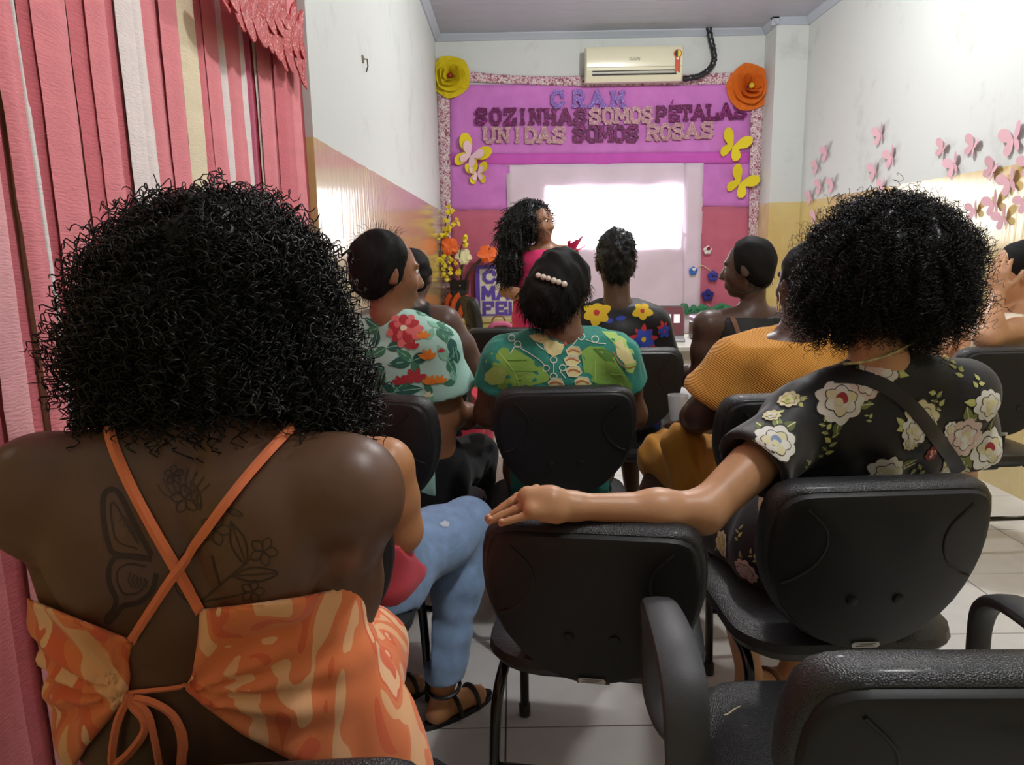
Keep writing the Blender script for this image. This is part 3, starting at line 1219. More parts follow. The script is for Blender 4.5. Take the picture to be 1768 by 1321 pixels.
# ================================================================== air conditioner and pipe
ACM = M('air_conditioner_plastic', srgb(226, 222, 196), .25, .5)
p0, p1 = W(1011, 80, 6.74), W(1180, 138, 6.74)
ac = empty('air_conditioner', (p0[0], YB, p1[2]), 0, 'cream split air conditioner high on the end wall', 'air conditioner')
aw, ah = p1[0] - p0[0], p0[2] - p1[2]
prof = [(-.055, .15), (-.055, .02), (-.10, 0), (-.15, .004), (-.185, .05), (-.20, .09), (-.205, .18), (-.195, ah - .03), (-.175, ah), (0, ah), (0, .16)]
mb = MB()
mb.loft([[(x, y_ * 1, z) for y_, z in [(a * k, ah / 2 + (b - ah / 2) * (1 - (1 - k) * .2)) for a, b in prof]] for x, k in ((0, .93), (.012, 1), (aw - .012, 1), (aw, .93))])
mb.build('casing', ACM, ac, True)
MB().box((.06, -.192, .052), (aw - .06, -.15, .064)).box((.06, -.2, .082), (aw - .06, -.15, .096)).build('outlet_slot', M('slot_black', (.01, .01, .012), .6), ac)
MB().box((.06, -.197, .066), (aw - .06, -.16, .080)).build('louvre', M('louvre_grey', srgb(176, 176, 165), .4), ac)
MB().box((.012, -.2065, .115), (aw - .012, -.2035, .118)).build('panel_seam', M('seam', srgb(170, 168, 145), .5), ac)
t = MB()
t.prism([(.08 * math.cos(a) * .45, .08 * math.sin(a) * .45) for a in np.linspace(0, 2 * PI, 20)[:-1]], lambda u, v, h: (aw - .055 + u, -.206 - h, ah - .075 + v), 0, .003)
t.prism([(-.022, -.16), (0, -.14), (.022, -.16), (.022, 0), (-.022, 0)], lambda u, v, h: (aw - .055 + u, -.2055 - h, ah - .075 + v), 0, .002)
t.build('energy_label', M('orange_label', srgb(200, 78, 40), .5), ac)
t = MB()
t.prism([(.028 * math.cos(a), .028 * math.sin(a)) for a in np.linspace(PI / 2, 1.5 * PI, 12)], lambda u, v, h: (aw - .055 + u, -.209 - h, ah - .075 + v), 0, .002)
t.build('label_half', M('black_print', (.015, .015, .015), .5), ac)
t = MB()
t.prism([(.028 * math.cos(a), .028 * math.sin(a)) for a in np.linspace(-PI / 2, PI / 2, 12)], lambda u, v, h: (aw - .055 + u, -.209 - h, ah - .075 + v), 0, .002)
t.build('label_half', M('yellow_print', srgb(225, 205, 40), .5), ac)
MB().box((aw - .065, -.21, ah - .125), (aw - .045, -.206, ah - .108)).build('label_patch', M('white_print', (.8, .8, .8), .5), ac)


def text_obj(txt, size, mat, name, parent, loc, rot=(PI / 2, 0, 0), ext=.0005):
    cu = bpy.data.curves.new(name, 'FONT')
    cu.body = txt
    cu.size = size
    cu.extrude = ext
    cu.align_x = 'CENTER'
    cu.resolution_u = 3
    tmp = bpy.data.objects.new('tmp', cu)
    C.objects.link(tmp)
    me = bpy.data.meshes.new_from_object(tmp.evaluated_get(bpy.context.evaluated_depsgraph_get()))
    bpy.data.objects.remove(tmp)
    me.materials.clear()
    o = put(name, me, mat, parent, False)
    o.location = loc
    o.rotation_euler = rot
    return o


text_obj('ELGIN', .035, M('grey_print', srgb(120, 118, 105), .5), 'maker_name', ac, (aw * .5, -.2075, ah * .58))
pts = [B(1180, 136, .10), B(1205, 132, .09), B(1224, 120, .07), B(1233, 103, .06), B(1231, 84, .06), B(1226, 62, .06), B(1221, 30, .06)]
pp = MB()
path = catmull(pts, 8)
pp.tube(path, [.026 + .003 * math.sin(i * 1.9) + .002 * math.sin(i * 3.7) for i in range(len(path))], 10)
tag(pp.build('pipe', M('black_tape', (.014, .014, .016), .3, .6, bump=.5, bscale=25, bdist=.01), None, True), 'black taped pipe curving from the air conditioner to the ceiling', 'pipe')

# rusty bolt left in the left wall
bp_ = onX(626, 102, XL)
bt = empty('wall_bolt', bp_, 0, 'rusty bolt and hole in the white left wall', 'bolt')
MB().prism([(.022 * math.cos(a) * (1 + .2 * math.sin(3 * a)), .02 * math.sin(a) * (1 + .2 * math.cos(2 * a))) for a in np.linspace(0, 6.28, 14)[:-1]], lambda u, v, h: (.002 + h, u, v), -.002, .002).build('hole', M('chipped_plaster', srgb(120, 112, 92), .9), bt)
MB().tube([(0, 0, 0), (.02, .004, 0), (.022, .004, -.03), (.012, .008, -.055)], .003, 6).build('hook', M('rust', srgb(70, 58, 44), .7), bt, True)

# ================================================================== bench with vase and sign
bz = .705
be = empty('bench', (.1, 6.75, 0), 0, 'low yellow masonry bench under the banner', 'bench')
MB().box((-.76, -.15, 0), (.5, .14, bz - .04)).build('bench_front', M('bench_yellow', srgb(206, 188, 116), .4, var=.05, vscale=6), be)
MB().box((-.76, -.17, bz - .04), (.52, .14, bz), .006).build('bench_top', M('bench_top', srgb(204, 190, 130), .35), be)

vx = W(795, 540, 6.74)
vt = empty('vase', (vx[0], 6.74, bz), 0, 'black tapered square vase on the yellow bench', 'vase')


def sq(h, z):
    return [(h * a, h * b, z) for a, b in ((-1, -.8), (-.8, -1), (.8, -1), (1, -.8), (1, .8), (.8, 1), (-.8, 1), (-1, .8))]


zt = W(795, 484, 6.74)[2] - bz
vb = MB()
vb.loft([sq(.035, .02), sq(.055, zt * .3), sq(.082, zt * .75), sq(.09, zt), sq(.08, zt), sq(.07, zt * .7)])
vb.build('vase_body', M('black_ceramic', (.012, .013, .014), .18, .6), vt)
MB().ball((.01, -.088, zt * .87), .008).build('vase_stud', M('steel_stud', (.7, .7, .7), .2, metal=.9), vt, True)
# orange cloth round the foot
cl = MB()
for k in range(7):
    a = k / 7 * 2 * PI
    pa = [(.11 * math.cos(a + .5 * s_) * (1 + .25 * math.sin(3 * s_ + k)), .085 * math.sin(a + .5 * s_), .03 + .05 * s_ + .05 * math.sin(2 * s_ + k)) for s_ in np.linspace(0, 2.2, 9)]
    cl.tube(catmull(pa, 3), .026, 8)
c_ = cl.build('cloth', M('orange_cloth', srgb(204, 88, 30), .8, var=.1), None, True)
c_.location = (vx[0] + .01, 6.74, bz + .032)
tag(c_, 'crumpled orange cloth wound round the foot of the black vase', 'cloth')
STEM = M('brown_stem', srgb(60, 48, 34), .7)
GST = M('green_stem', srgb(70, 84, 40), .7)


def stem(name, pts, r, mat, parent):
    mb = MB()
    mb.tube(catmull(pts, 5), r, 6)
    return mb.build(name, mat, parent, True)


def petal_patch(ln, wd, curl, cup=.15, n1=5, n2=4):
    v, f = [], []
    for i in range(n1 + 1):
        for j in range(n2 + 1):
            s_, q_ = i / n1, (j / n2 - .5) * 2
            w_ = wd * math.sin(PI * (.12 + .83 * s_)) ** .8
            v.append((q_ * w_, s_ * ln * math.cos(curl * s_), s_ * ln * math.sin(curl * s_) + cup * wd * q_ * q_))
    for i in range(n1):
        for j in range(n2):
            b_ = i * (n2 + 1) + j
            f.append((b_, b_ + 1, b_ + n2 + 2, b_ + n2 + 1))
    return np.array(v), f


def lily(px, py, Y, rpx, mat, parent, n=6, seed=0, face=(0, -1, .25)):
    c = W(px, py, Y)
    sc = rpx * Y / FPX
    fwd = nrm(face)
    a0 = nrm(np.cross((0, 0, 1), fwd))
    b0 = np.cross(fwd, a0)
    rg = random.Random(seed)
    mb = MB()
    for k in range(n):
        a = 2 * PI * k / n + rg.uniform(-.2, .2)
        v, f = petal_patch(sc * rg.uniform(.85, 1.1), sc * .38, -rg.uniform(.3, .9))
        d = math.cos(a) * a0 + math.sin(a) * b0
        e = -math.sin(a) * a0 + math.cos(a) * b0
        mb.add([c + e * p[0] + d * p[1] + fwd * (p[2] + .3 * p[1]) for p in v], f)
    return mb.build('blossom', mat, parent, True)


VY = 6.72


def flower_thing(label, name='flower_stem'):
    return empty(name, (vx[0], 6.74, bz + zt), 0, label, 'flower', world=True)


def part_world(o, t):
    return o


ORA = M('orange_petal', srgb(232, 104, 32), .6)
def base(px, dy):
    return [W(797, 502, 6.74) + V3((0, dy * .6, 0)), W(px, 486, 6.74 + dy)]


fl1 = flower_thing('orange lily on a dark stem leaning left out of the vase')
part_world(stem('stem', [*base(786, .0), W(778, 472, VY), W(766, 455, VY), W(773, 430, VY)], .008, STEM, fl1), fl1)
part_world(lily(776, 426, VY - .03, 21, ORA, fl1, 6, 1), fl1)
fl2 = flower_thing('orange lily on a long dark stem leaning towards the sign')
part_world(stem('stem', [*base(804, .0), W(808, 474, VY), W(818, 460, VY), W(836, 444, VY)], .012, STEM, fl2), fl2)
part_world(lily(842, 438, VY - .03, 21, ORA, fl2, 6, 2, (.5, -1, .1)), fl2)
fl3 = flower_thing('cream lily in the middle of the vase')
part_world(stem('stem', [*base(796, .045), W(797, 470, VY + .02), W(799, 450, VY)], .01, GST, fl3), fl3)
part_world(lily(801, 443, VY - .04, 17, M('cream_petal', srgb(232, 228, 178), .6), fl3, 6, 3, (.2, -1, .6)), fl3)
YB_ = M('yellow_blossom', srgb(226, 204, 40), .6)
fl4 = flower_thing('tall branch of small yellow blossoms in the vase', 'blossom_branch')
part_world(stem('branch', [*base(790, -.045), W(775, 476, VY - .06), W(761, 464, VY - .07), W(760, 430, VY - .07), W(765, 405, VY - .05), W(770, 385, VY - .04), W(777, 362, VY - .04)], .006, STEM, fl4), fl4)
part_world(stem('branch', [W(765, 407, VY - .05), W(780, 391, VY - .03), W(791, 382, VY)], .005, STEM, fl4), fl4)
part_world(stem('branch', [*base(797, -.045), W(794, 440, VY - .06), W(801, 412, VY - .02)], .005, STEM, fl4), fl4)
rg = random.Random(4)
for (px, py, n) in [(777, 361, 3), (773, 370, 3), (768, 381, 2), (779, 390, 3), (791, 382, 3), (771, 400, 4), (766, 407, 4), (759, 406, 2), (757, 410, 2), (801, 420, 5), (802, 411, 3), (764, 446, 5), (762, 452, 4),
                    (766, 462, 3), (764, 470, 4), (790, 470, 5), (781, 467, 3), (778, 448, 3), (769, 480, 3), (789, 457, 2)]:
    for k in range(n):
        o = lily(px + rg.uniform(-4, 4), py + rg.uniform(-5, 5), VY - rg.uniform(.03, .09), 5.5, YB_, fl4, 4, rg.random(), (rg.uniform(-1, 1), -1, rg.uniform(-.5, 1)))
        part_world(o, fl4)

# purple framed sign
s0, s1 = W(820, 458, 6.84), W(952, 553, 6.84)
sg = empty('sign', (s0[0], 6.86, bz), 0, 'white sign with purple frame and purple capital letters leaning on the wall', 'sign')
sw, sh = s1[0] - s0[0], s0[2] - bz
MB().box((0, 0, 0), (sw, .02, sh)).build('board', M('speckled_white', srgb(226, 220, 206), .7, var=.12, vscale=120), sg)
PUR = M('purple_frame', srgb(92, 66, 168), .6)
fr = .04
MB().box((0, -.012, 0), (fr, 0, sh)).box((sw - fr, -.012, 0), (sw, 0, sh)).box((fr, -.012, sh - fr * .9), (sw - fr, 0, sh)).box((fr, -.012, 0), (sw - fr, 0, fr * .4)).build('frame', PUR, sg)
for txt, px0, y0, y1, wpx in [('CR', 834, 467, 489, 22), ('MAR', 832, 494, 518, 23), ('FEL', 832, 521, 544, 21)]:
    for i, ch in enumerate(txt):
        a = W(px0 + i * (wpx + 1.5), y0, 6.84) - V3(sg.location)
        b = W(px0 + i * (wpx + 1.5) + wpx, y1, 6.84) - V3(sg.location)
        letter(ch, (lambda A, Bq: lambda u, v, t: (A[0] + (Bq[0] - A[0]) * (u - .05) / .82, -.004 - t, Bq[2] + (A[2] - Bq[2]) * v))(a, b), .004, .23, False).build('letter', PUR, sg)

# pompoms and hearts strung by the sheet
for (px, py, r_, c1, c2, lab) in [(1222, 432, 7, (220, 215, 214), (140, 30, 50), 'white and red crocheted flower hanging on the banner'), (1197, 468, 7, (56, 110, 190), (226, 224, 228), 'blue and white crocheted heart hanging on the sheet'),
                                  (1222, 510, 10, (44, 40, 120), (40, 36, 110), 'dark blue pompom low on the banner'), (1231, 477, 9, (58, 62, 150), (60, 60, 140), 'blue crocheted flower strung beside the heart')]:
    c = B(px, py, .05)
    t = empty('crochet_ornament', c, 0, lab, 'ornament')
    R_ = r_ * 6.9 / FPX
    mb = MB()
    for k in range(5):
        a = k * 2 * PI / 5 + .3
        mb.ball((.6 * R_ * math.cos(a), 0, .6 * R_ * math.sin(a)), (.5 * R_, .3 * R_, .5 * R_), 8, 6)
    mb.build('petals', M('yarn%d_%d' % c1[:2], srgb(*c1), .9), t, True)
    MB().ball((.15 * R_, -.25 * R_, .4 * R_), (.5 * R_, .25 * R_, .42 * R_), 8, 6).build('heart', M('yarn%d_%d' % c2[:2], srgb(*c2), .9), t, True)
ln = MB()
ln.tube(catmull([B(1200, 466, .03), B(1208, 459, .03), B(1216, 460, .03), B(1230, 470, .03), B(1245, 480, .03)], 5), .004, 5)
tag(ln.build('string', M('cream_string', srgb(214, 200, 170), .9), None, True), 'thin cream string tying the crocheted ornaments', 'string')
gs = MB()
rg = random.Random(2)
for k in range(26):
    x = W(1172 + k * 3.6, 534 + rg.uniform(-5, 5), 6.86)
    gs.ball(x, (.03, .025, .035), 6, 5)
tag(gs.build('paper_fringe', M('green_crepe', srgb(60, 128, 92), .9), None, True), 'green crepe paper fringe along the foot of the banner', 'fringe')

# ================================================================== table with laptop and printer
tz = .722
tb = empty('table', (1.35, 4.6, 0), 0, 'white topped table with a short front panel below the screen', 'table')
TW = M('white_laminate', srgb(214, 212, 200), .35)
MB().box((-.55, -.32, tz - .028), (.55, .32, tz), .003).build('table_top', TW, tb)
MB().box((-.5, -.22, tz - .24), (.5, -.20, tz - .028)).build('front_panel', M('cream_panel', srgb(198, 192, 174), .5), tb)
for sx in (-.5, .5):
    for sy in (-.26, .26):
        MB().box((sx - .02, sy - .02, 0), (sx + .02, sy + .02, tz - .028)).build('leg', M('grey_steel', srgb(120, 120, 118), .4, metal=.3), tb)
BLKP = M('black_plastic', (.016, .017, .018), .35)
lp = empty('laptop', (.955, 4.62, tz), -.2, 'open laptop with a maroon screen on the white table', 'laptop')
lp.scale = (.85, .85, .85)
MB().box((-.16, -.13, 0), (.16, .1, .018), .004).build('keyboard_base', M('silver_plastic', srgb(150, 150, 152), .4), lp)
lid = MB()
tl = lambda u, v, t: (u, .1 + v * .22 - t, .018 + v)
lid.prism([(-.16, 0), (.16, 0), (.16, .23), (-.16, .23)], tl, -.008, .0)
lid_o = lid.build('lid', M('laptop_grey', srgb(90, 88, 88), .4), lp)
sc_ = MB()
sc_.prism([(-.15, .012), (.15, .012), (.15, .22), (-.15, .22)], tl, .0, .0015)
so = sc_.build('screen', M('maroon_screen', srgb(96, 48, 52), .3, emit=.35), lp)
MB().prism([(-.14, .03), (.06, .03), (.06, .165), (-.14, .165)], tl, .0015, .0025).build('window_on_screen', M('white_page', srgb(225, 222, 226), .4, emit=.5), so)
MB().prism([(.08, .1), (.125, .1), (.125, .165), (.08, .165)], tl, .0015, .0025).build('picture_on_screen', M('white_page', (1, 1, 1)), so)
pr = empty('printer', (1.34, 4.55, tz), 0., 'black printer with a lilac lid beside the laptop', 'printer')
MB().box((-.2, -.15, 0), (.2, .16, .12), .01).build('printer_body', BLKP, pr)
MB().box((-.2, -.13, .12), (.2, .17, .15), .008).build('lid', M('lilac_plastic', srgb(196, 170, 206), .4), pr)
MB().box((-.17, -.158, .02), (-.05, -.15, .035)).build('button_strip', M('white_plastic', (.8, .8, .8)), pr)
fc = MB()
fc.tube(catmull([(1.2, 4.6, .006), (1.06, 4.5, .006), (.98, 4.46, .006), (.935, 4.36, .006), (.95, 4.2, .006), (1.0, 4.02, .006)], 6), .005, 6)
tag(fc.build('cable', M('grey_cable', srgb(70, 66, 58), .6), None, True), 'thin dark cable lying on the tiles in front of the table', 'cable')

# ================================================================== chairs
LEA = M('black_leatherette', srgb(34, 35, 37), .38, .5, bump=.55, bscale=420, bdist=.0016, kind='voronoi', coat=.08)
SHELL = M('black_shell_plastic', srgb(29, 30, 31), .5, .35, bump=.12, bscale=600, bdist=.0006)
STEEL = M('black_steel', srgb(12, 12, 13), .22, .6)
ARM = M('grey_black_armrest', srgb(64, 65, 67), .5, .4, bump=.35, bscale=500, bdist=.0008)
STK = M('sticker', srgb(200, 200, 196), .35)
INK = M('sticker_ink', srgb(70, 70, 70), .6)
HWP = [(0, .70), (.012, .80), (.04, .885), (.09, .945), (.18, .985), (.3, 1.), (.42, .99), (.52, .955), (.62, .90), (.72, .815), (.81, .70), (.885, .57), (.94, .43), (.975, .30), (1., .12)]
BW, BH = .222, .37


def back_ring(sc, y, curve=.42, zmid=.46):
    L_, R_ = [], []
    for v, hw in HWP:
        z = -BH * (zmid + (v - zmid) * sc)
        R_.append((hw * BW * sc, z))
        L_.append((-hw * BW * sc, z))
    return [(x, y + curve * x * x, z) for x, z in R_ + L_[::-1]]


def tilt(p, top):
    """local backrest coords -> chair coords; top = height of the upper edge"""
    x, y_, z = p
    a = .20
    return (x, -.27 + (-z) * math.sin(a) * 1.05 + y_ * math.cos(a), top + z * math.cos(a) + y_ * math.sin(a))


def rr_ring(hx, hy, z, r, n=5, y0=0.):
    out = []
    for cx, cy, a0 in ((hx - r, hy - r, 0), (-hx + r, hy - r, PI / 2), (-hx + r, -hy + r, PI), (hx - r, -hy + r, 1.5 * PI)):
        for i in range(n + 1):
            a = a0 + PI / 2 * i / n
            out.append((cx + r * math.cos(a), y0 + cy + r * math.sin(a), z))
    return out


_cm = {}


def chair(x, y_, yaw, top=.82, arms=False, label='', sz=1., sticker=True, group=None):
    """(x,y): floor point under the middle of the backrest's top edge; yaw: turn to the right of straight ahead"""
    t = empty('office_chair', (0, 0, 0), -yaw, label, 'chair', group)
    d = V3((.27 * math.sin(yaw), .27 * math.cos(yaw), 0)) * sz
    t.location = (x + d[0], y_ + d[1], 0)
    t.scale = (sz, sz, sz)

    def part(key, mk, name, mat, par=t, smooth=True):
        if key not in _cm:
            o = mk().build(name, mat, par, smooth)
            _cm[key] = o.data
            return o
        return put(name, _cm[key], None, par, False)

    def pad():
        m = MB()
        m.loft([[tilt(p, top) for p in back_ring(s_, yy)] for s_, yy in ((.9, -.026), (.955, -.0255), (.985, -.02), (1., -.006), (.995, .012), (.97, .026), (.92, .036), (.7, .044), (.4, .047), (.1, .048))])
        return m

    def shell():
        m = MB()
        m.loft([[tilt(p, top) for p in back_ring(s_, yy)] for s_, yy in ((.945, -.020), (.94, -.030), (.925, -.036), (.88, -.039), (.6, -.041), (.3, -.042), (.08, -.042))])
        return m
    k = (round(top, 3),)
    bk = part(('pad',) + k, pad, 'backrest', LEA)
    sh_ = part(('shell',) + k, shell, 'back_shell', SHELL)

    for sx in (1, -1):
        def ridge():
            pts = [(sx * q[0], -.0405 + .42 * q[0] ** 2, q[1]) for q in ((.155, -.035), (.118, -.075), (.112, -.115), (.128, -.155), (.16, -.187), (.184, -.198))]
            return MB().tube([tilt(p, top) for p in catmull(pts, 4)], .0028, 6)
        part(('ridge', sx) + k, ridge, 'moulded_ridge', SHELL, sh_)

        def caps():
            return MB().loft([[tilt((sx * .045 + r * math.cos(a), yy, -.235 + r * math.sin(a)), top) for a in np.linspace(0, 2 * PI, 13)[:-1]] for r, yy in ((.011, -.040), (.010, -.0455), (.006, -.0465))])
        part(('caps', sx) + k, caps, 'screw_cap', SHELL, sh_)
    if sticker:
        def stk():
            m = MB()
            pl = rr_ring(.028, .0065, 0, .0064, 4)
            m.prism([(a, b) for a, b, _ in pl], lambda u, v, h: tilt((u, -.0425 - h, -.343 + v), top), 0, .001)
            return m
        s_ = part(('stk',) + k, stk, 'label_sticker', STK, sh_)

        def ink():
            m = MB()
            for r_, (a, b) in enumerate(((-.019, .02), (-.012, .014), (-.02, .018))):
                m.prism([(a, .0032 - r_ * .0032), (b, .0032 - r_ * .0032), (b, .0044 - r_ * .0032), (a, .0044 - r_ * .0032)], lambda u, v, h: tilt((u, -.0436 - h, -.343 + v), top), 0, .0004)
            return m
        part(('ink',) + k, ink, 'sticker_print', INK, sh_)

    def seat():
        m = MB()
        m.loft([rr_ring(hx, hy, z, r) for hx, hy, z, r in ((.19, .18, .418, .08), (.222, .212, .425, .1), (.235, .225, .444, .11), (.232, .222, .462, .11), (.21, .2, .474, .1), (.14, .14, .478, .08), (.04, .04, .479, .03))])
        return m
    part(('seat',), seat, 'seat', LEA)

    def under():
        m = MB()
        m.loft([rr_ring(hx, hy, z, r) for hx, hy, z, r in ((.15, .15, .405, .06), (.2, .19, .408, .09), (.215, .205, .43, .1))])
        return m
    part(('under',), under, 'seat_shell', SHELL)

    def bracket():
        m = MB()
        pth = [(0, .05), (-.1, .0), (-.17, -.006), (-.203, .02), (-.212, .07), (-.216, .16)]
        pth = [(a, .40 + b) for a, b in pth]
        P2 = catmull([(0, a, b) for a, b in pth], 5)
        m.loft([[(-.034, q[1] - .006, q[2]), (.034, q[1] - .006, q[2]), (.03, q[1] + .006, q[2] + .006), (-.03, q[1] + .006, q[2] + .006)] for q in P2])
        return m
    part(('bracket',), bracket, 'back_bracket', SHELL)
    for sx in (-1, 1):
        def fr_():
            m = MB()
            m.tube(catmull([(sx * .215, -.235, .012), (sx * .212, -.215, .2), (sx * .208, -.195, .33), (sx * .2, -.15, .392), (sx * .195, -.06, .402), (sx * .195, .08, .402), (sx * .2, .16, .392), (sx * .21, .205, .33), (sx * .215, .225, .2), (sx * .22, .25, .012)], 6), .0125, 10)
            return m
        part(('frame', sx), fr_, 'leg_frame', STEEL)
        for yy in (-.235, .25):
            def foot():
                m = MB()
                m.lathe((sx * (.215 if yy < 0 else .22), yy, 0), [(.015, .001), (.0165, .003), (.0165, .035), (.0135, .04)], 12)
                return m
            part(('foot', sx, yy), foot, 'foot_cap', BLKP)

    part(('bar',), lambda: MB().tube([(-.212, -.215, .2), (.212, -.215, .2)], .010, 8), 'cross_bar', STEEL)
    part(('bar2',), lambda: MB().tube([(-.2, .03, .402), (.2, .03, .402)], .010, 8), 'seat_bar', STEEL)
    if arms:
        for sx in (-1, 1):
            def armr():
                m = MB()
                pts = [(sx * .2, -.0, .40), (sx * .262, -.02, .41), (sx * .285, -.05, .46), (sx * .288, -.075, .54), (sx * .288, -.06, .615), (sx * .288, .0, .65), (sx * .288, .09, .655), (sx * .288, .165, .642), (sx * .288, .208, .60), (sx * .288, .212, .52), (sx * .285, .19, .45), (sx * .262, .15, .41), (sx * .2, .12, .40)]
                P2 = catmull(pts, 6)
                rings = []
                n_ = len(P2)
                for i, p in enumerate(P2):
                    tt = nrm(P2[min(i + 1, n_ - 1)] - P2[max(0, i - 1)])
                    s_ = nrm(np.cross(tt, (0, 0, 1)) + 1e-6) if abs(tt[2]) < .97 else V3((1, 0, 0))
                    s_ = V3((1, 0, 0)) - tt * tt[0]
                    s_ = nrm(s_) if np.linalg.norm(s_) > .3 else V3((0, 0, 1))
                    up = np.cross(s_, tt)
                    wd = .019 + .015 * math.sin(PI * min(1, max(0, (i / n_ - .08) / .62)))
                    rings.append([p + s_ * wd * math.copysign(abs(math.cos(a)) ** .6, math.cos(a)) + up * .013 * math.copysign(abs(math.sin(a)) ** .8, math.sin(a)) for a in np.linspace(0, 2 * PI, 13)[:-1]])
                m.loft(rings)
                return m
            part(('arm', sx), armr, 'armrest', ARM)
    return t


c1 = chair(.140, 1.305, .17, .782, label='empty black office chair with the woman\'s hand resting on its backrest')
c2 = chair(.712, 1.335, -.04, .815, label='black office chair holding the woman in the black floral dress', sz=1.04)
c3 = chair(.54, .735, .02, .79, True, label='empty black office chair with grey armrests and cracked seat', sz=1.05)
c4 = chair(.152, 2.14, .0, .89, label='black office chair holding the woman with the pearl hair clip')
c5 = chair(-.45, 2.10, .30, .885, label='black office chair holding the woman in the teal floral blouse')
c6 = chair(.475, 2.92, .05, .90, label='black office chair holding the woman in the black blouse with yellow flowers')
c7 = chair(.80, 2.02, -.06, .88, label='black office chair holding the woman in the mustard shirt')
c8 = chair(1.90, 2.72, -.05, .905, label='black office chair beside the right wall with an elbow on its back')
c9 = chair(-.40, 6.12, 1.3, .93, label='empty black office chair turned sideways beside the yellow bench')
c10 = chair(-.06, 3.95, .1, .885, label='empty black office chair behind the teal floral blouse')
c11 = chair(-.485, 1.41, .0, .80, label='black office chair holding the woman in blue jeans')
c12 = chair(-.30, .60, -.06, .799, label='black office chair holding the woman in the orange dress', sticker=False)
c13 = chair(1.0, 2.92, -.05, .88, label='black office chair holding the woman in the black tank top')
c14 = chair(-.42, 2.92, .1, .86, label='black office chair holding the woman whose dark arm shows past the teal blouse')
text_obj('ma', .045, SHELL, 'moulded_name', c3, (.035, -.315, .7), (PI / 2 + .2, 0, 0), .002)

for k in range(4):
    rg = random.Random(k)
    x0, y0 = -.19 + .03 * k, .10 - .03 * (k % 2)
    pts = [(x0 + .012 * i + rg.uniform(-.004, .004), y0 + rg.uniform(-.006, .006) + .01 * i, .4755) for i in range(4)]
    MB().tube(pts, .0016, 5).build('seat_crack', M('cracked_cream', srgb(190, 180, 150), .8), c3, True)


def seat_cut(ch):
    """the sitter's flesh and cloth flatten on the cushion (pressed in by a centimetre)"""
    s_, yaw_ = ch.scale[0], ch.rotation_euler[2]
    cs, sn = math.cos(-yaw_), math.sin(-yaw_)
    lx_, ly_ = ch.location[0], ch.location[1]

    def fn(P):
        x, y_ = P[:, 0] - lx_, P[:, 1] - ly_
        u, v = (cs * x - sn * y_) / s_, (sn * x + cs * y_) / s_
        return -np.maximum.reduce([abs(u) - .24, abs(v) - .23, P[:, 2] / s_ - .469, .16 - P[:, 2] / s_])
    return fn

# ================================================================== people
def skin(n, rgb):
    return M('skin_' + n, srgb(*rgb), .42, .45, var=.05, vscale=14, bump=.08, bscale=350, bdist=.0008, sss=.06)


def cloth(n, rgb, rough=.75, **k):
    return M('cloth_' + n, srgb(*rgb), rough, k.pop('spec', .25), sheen=k.pop('sheen', .15), bump=k.pop('bump', .25), bscale=k.pop('bscale', 500), bdist=k.pop('bdist', .0006), **k)


HAIR = M('black_hair', (.0072, .007, .0073), .42, .35)
HAIR_B = M('brown_black_hair', (.010, .009, .009), .7, .15)


def put_mesh(name, vq, mat, parent):
    v, q = vq
    return put(name, mesh_np(name, v, q), mat, parent)


def axes(f, u=(0, 0, 1)):
    f = nrm(f)
    u = nrm(V3(u) - f * (V3(u) @ f))
    return np.cross(f, u), f, u


def head(c, f, s=1., u=(0, 0, 1), ears=True):
    r, f, u = axes(f, u)
    P = lambda a, b, d: V3(c) + (r * a + f * b + u * d) * s
    E = lambda a, b, d, x, y_, z, k: Ell(P(a, b, d), (x * s, y_ * s, z * s), k, r, f, u)
    out = [E(0, -.012, .025, .076, .094, .092, .02), E(0, .028, -.03, .062, .068, .085, .03), E(0, .062, -.098, .028, .026, .022, .025),
           E(.036, .062, -.03, .026, .024, .028, .02), E(-.036, .062, -.03, .026, .024, .028, .02),
           Cap(P(0, .088, .012), P(0, .108, -.03), .009 * s, .015 * s, .012), E(.013, .098, -.036, .010, .011, .009, .008), E(-.013, .098, -.036, .010, .011, .009, .008),
           Ell(P(0, .09, -.064), (.026 * s, .013 * s, .008 * s), .006, r, f, u), Ell(P(0, .088, -.077), (.023 * s, .013 * s, .009 * s), .006, r, f, u),
           Cap(P(.045, .078, .03), P(.012, .088, .028), .008 * s, .008 * s, .012), Cap(P(-.045, .078, .03), P(-.012, .088, .028), .008 * s, .008 * s, .012)]
    if ears:
        for sg_ in (1, -1):
            out += [Ell(P(sg_ * .078, -.008, -.012), (.009 * s, .02 * s, .032 * s), .008, r + f * .3 * -sg_, f, u)]
    return out


def eyes(c, f, parent, s=1., u=(0, 0, 1)):
    r, f, u = axes(f, u)
    for sg_ in (1, -1):
        e = V3(c) + (r * sg_ * .031 + f * .077 + u * .008) * s
        o = MB().ball(e, .0118 * s).build('eye', M('eye_white', (.7, .68, .65), .2), parent, True)
        MB().ball(e + (f * .0058) * s, .0078 * s).build('iris', M('eye_dark', (.012, .008, .006), .15), o, True)


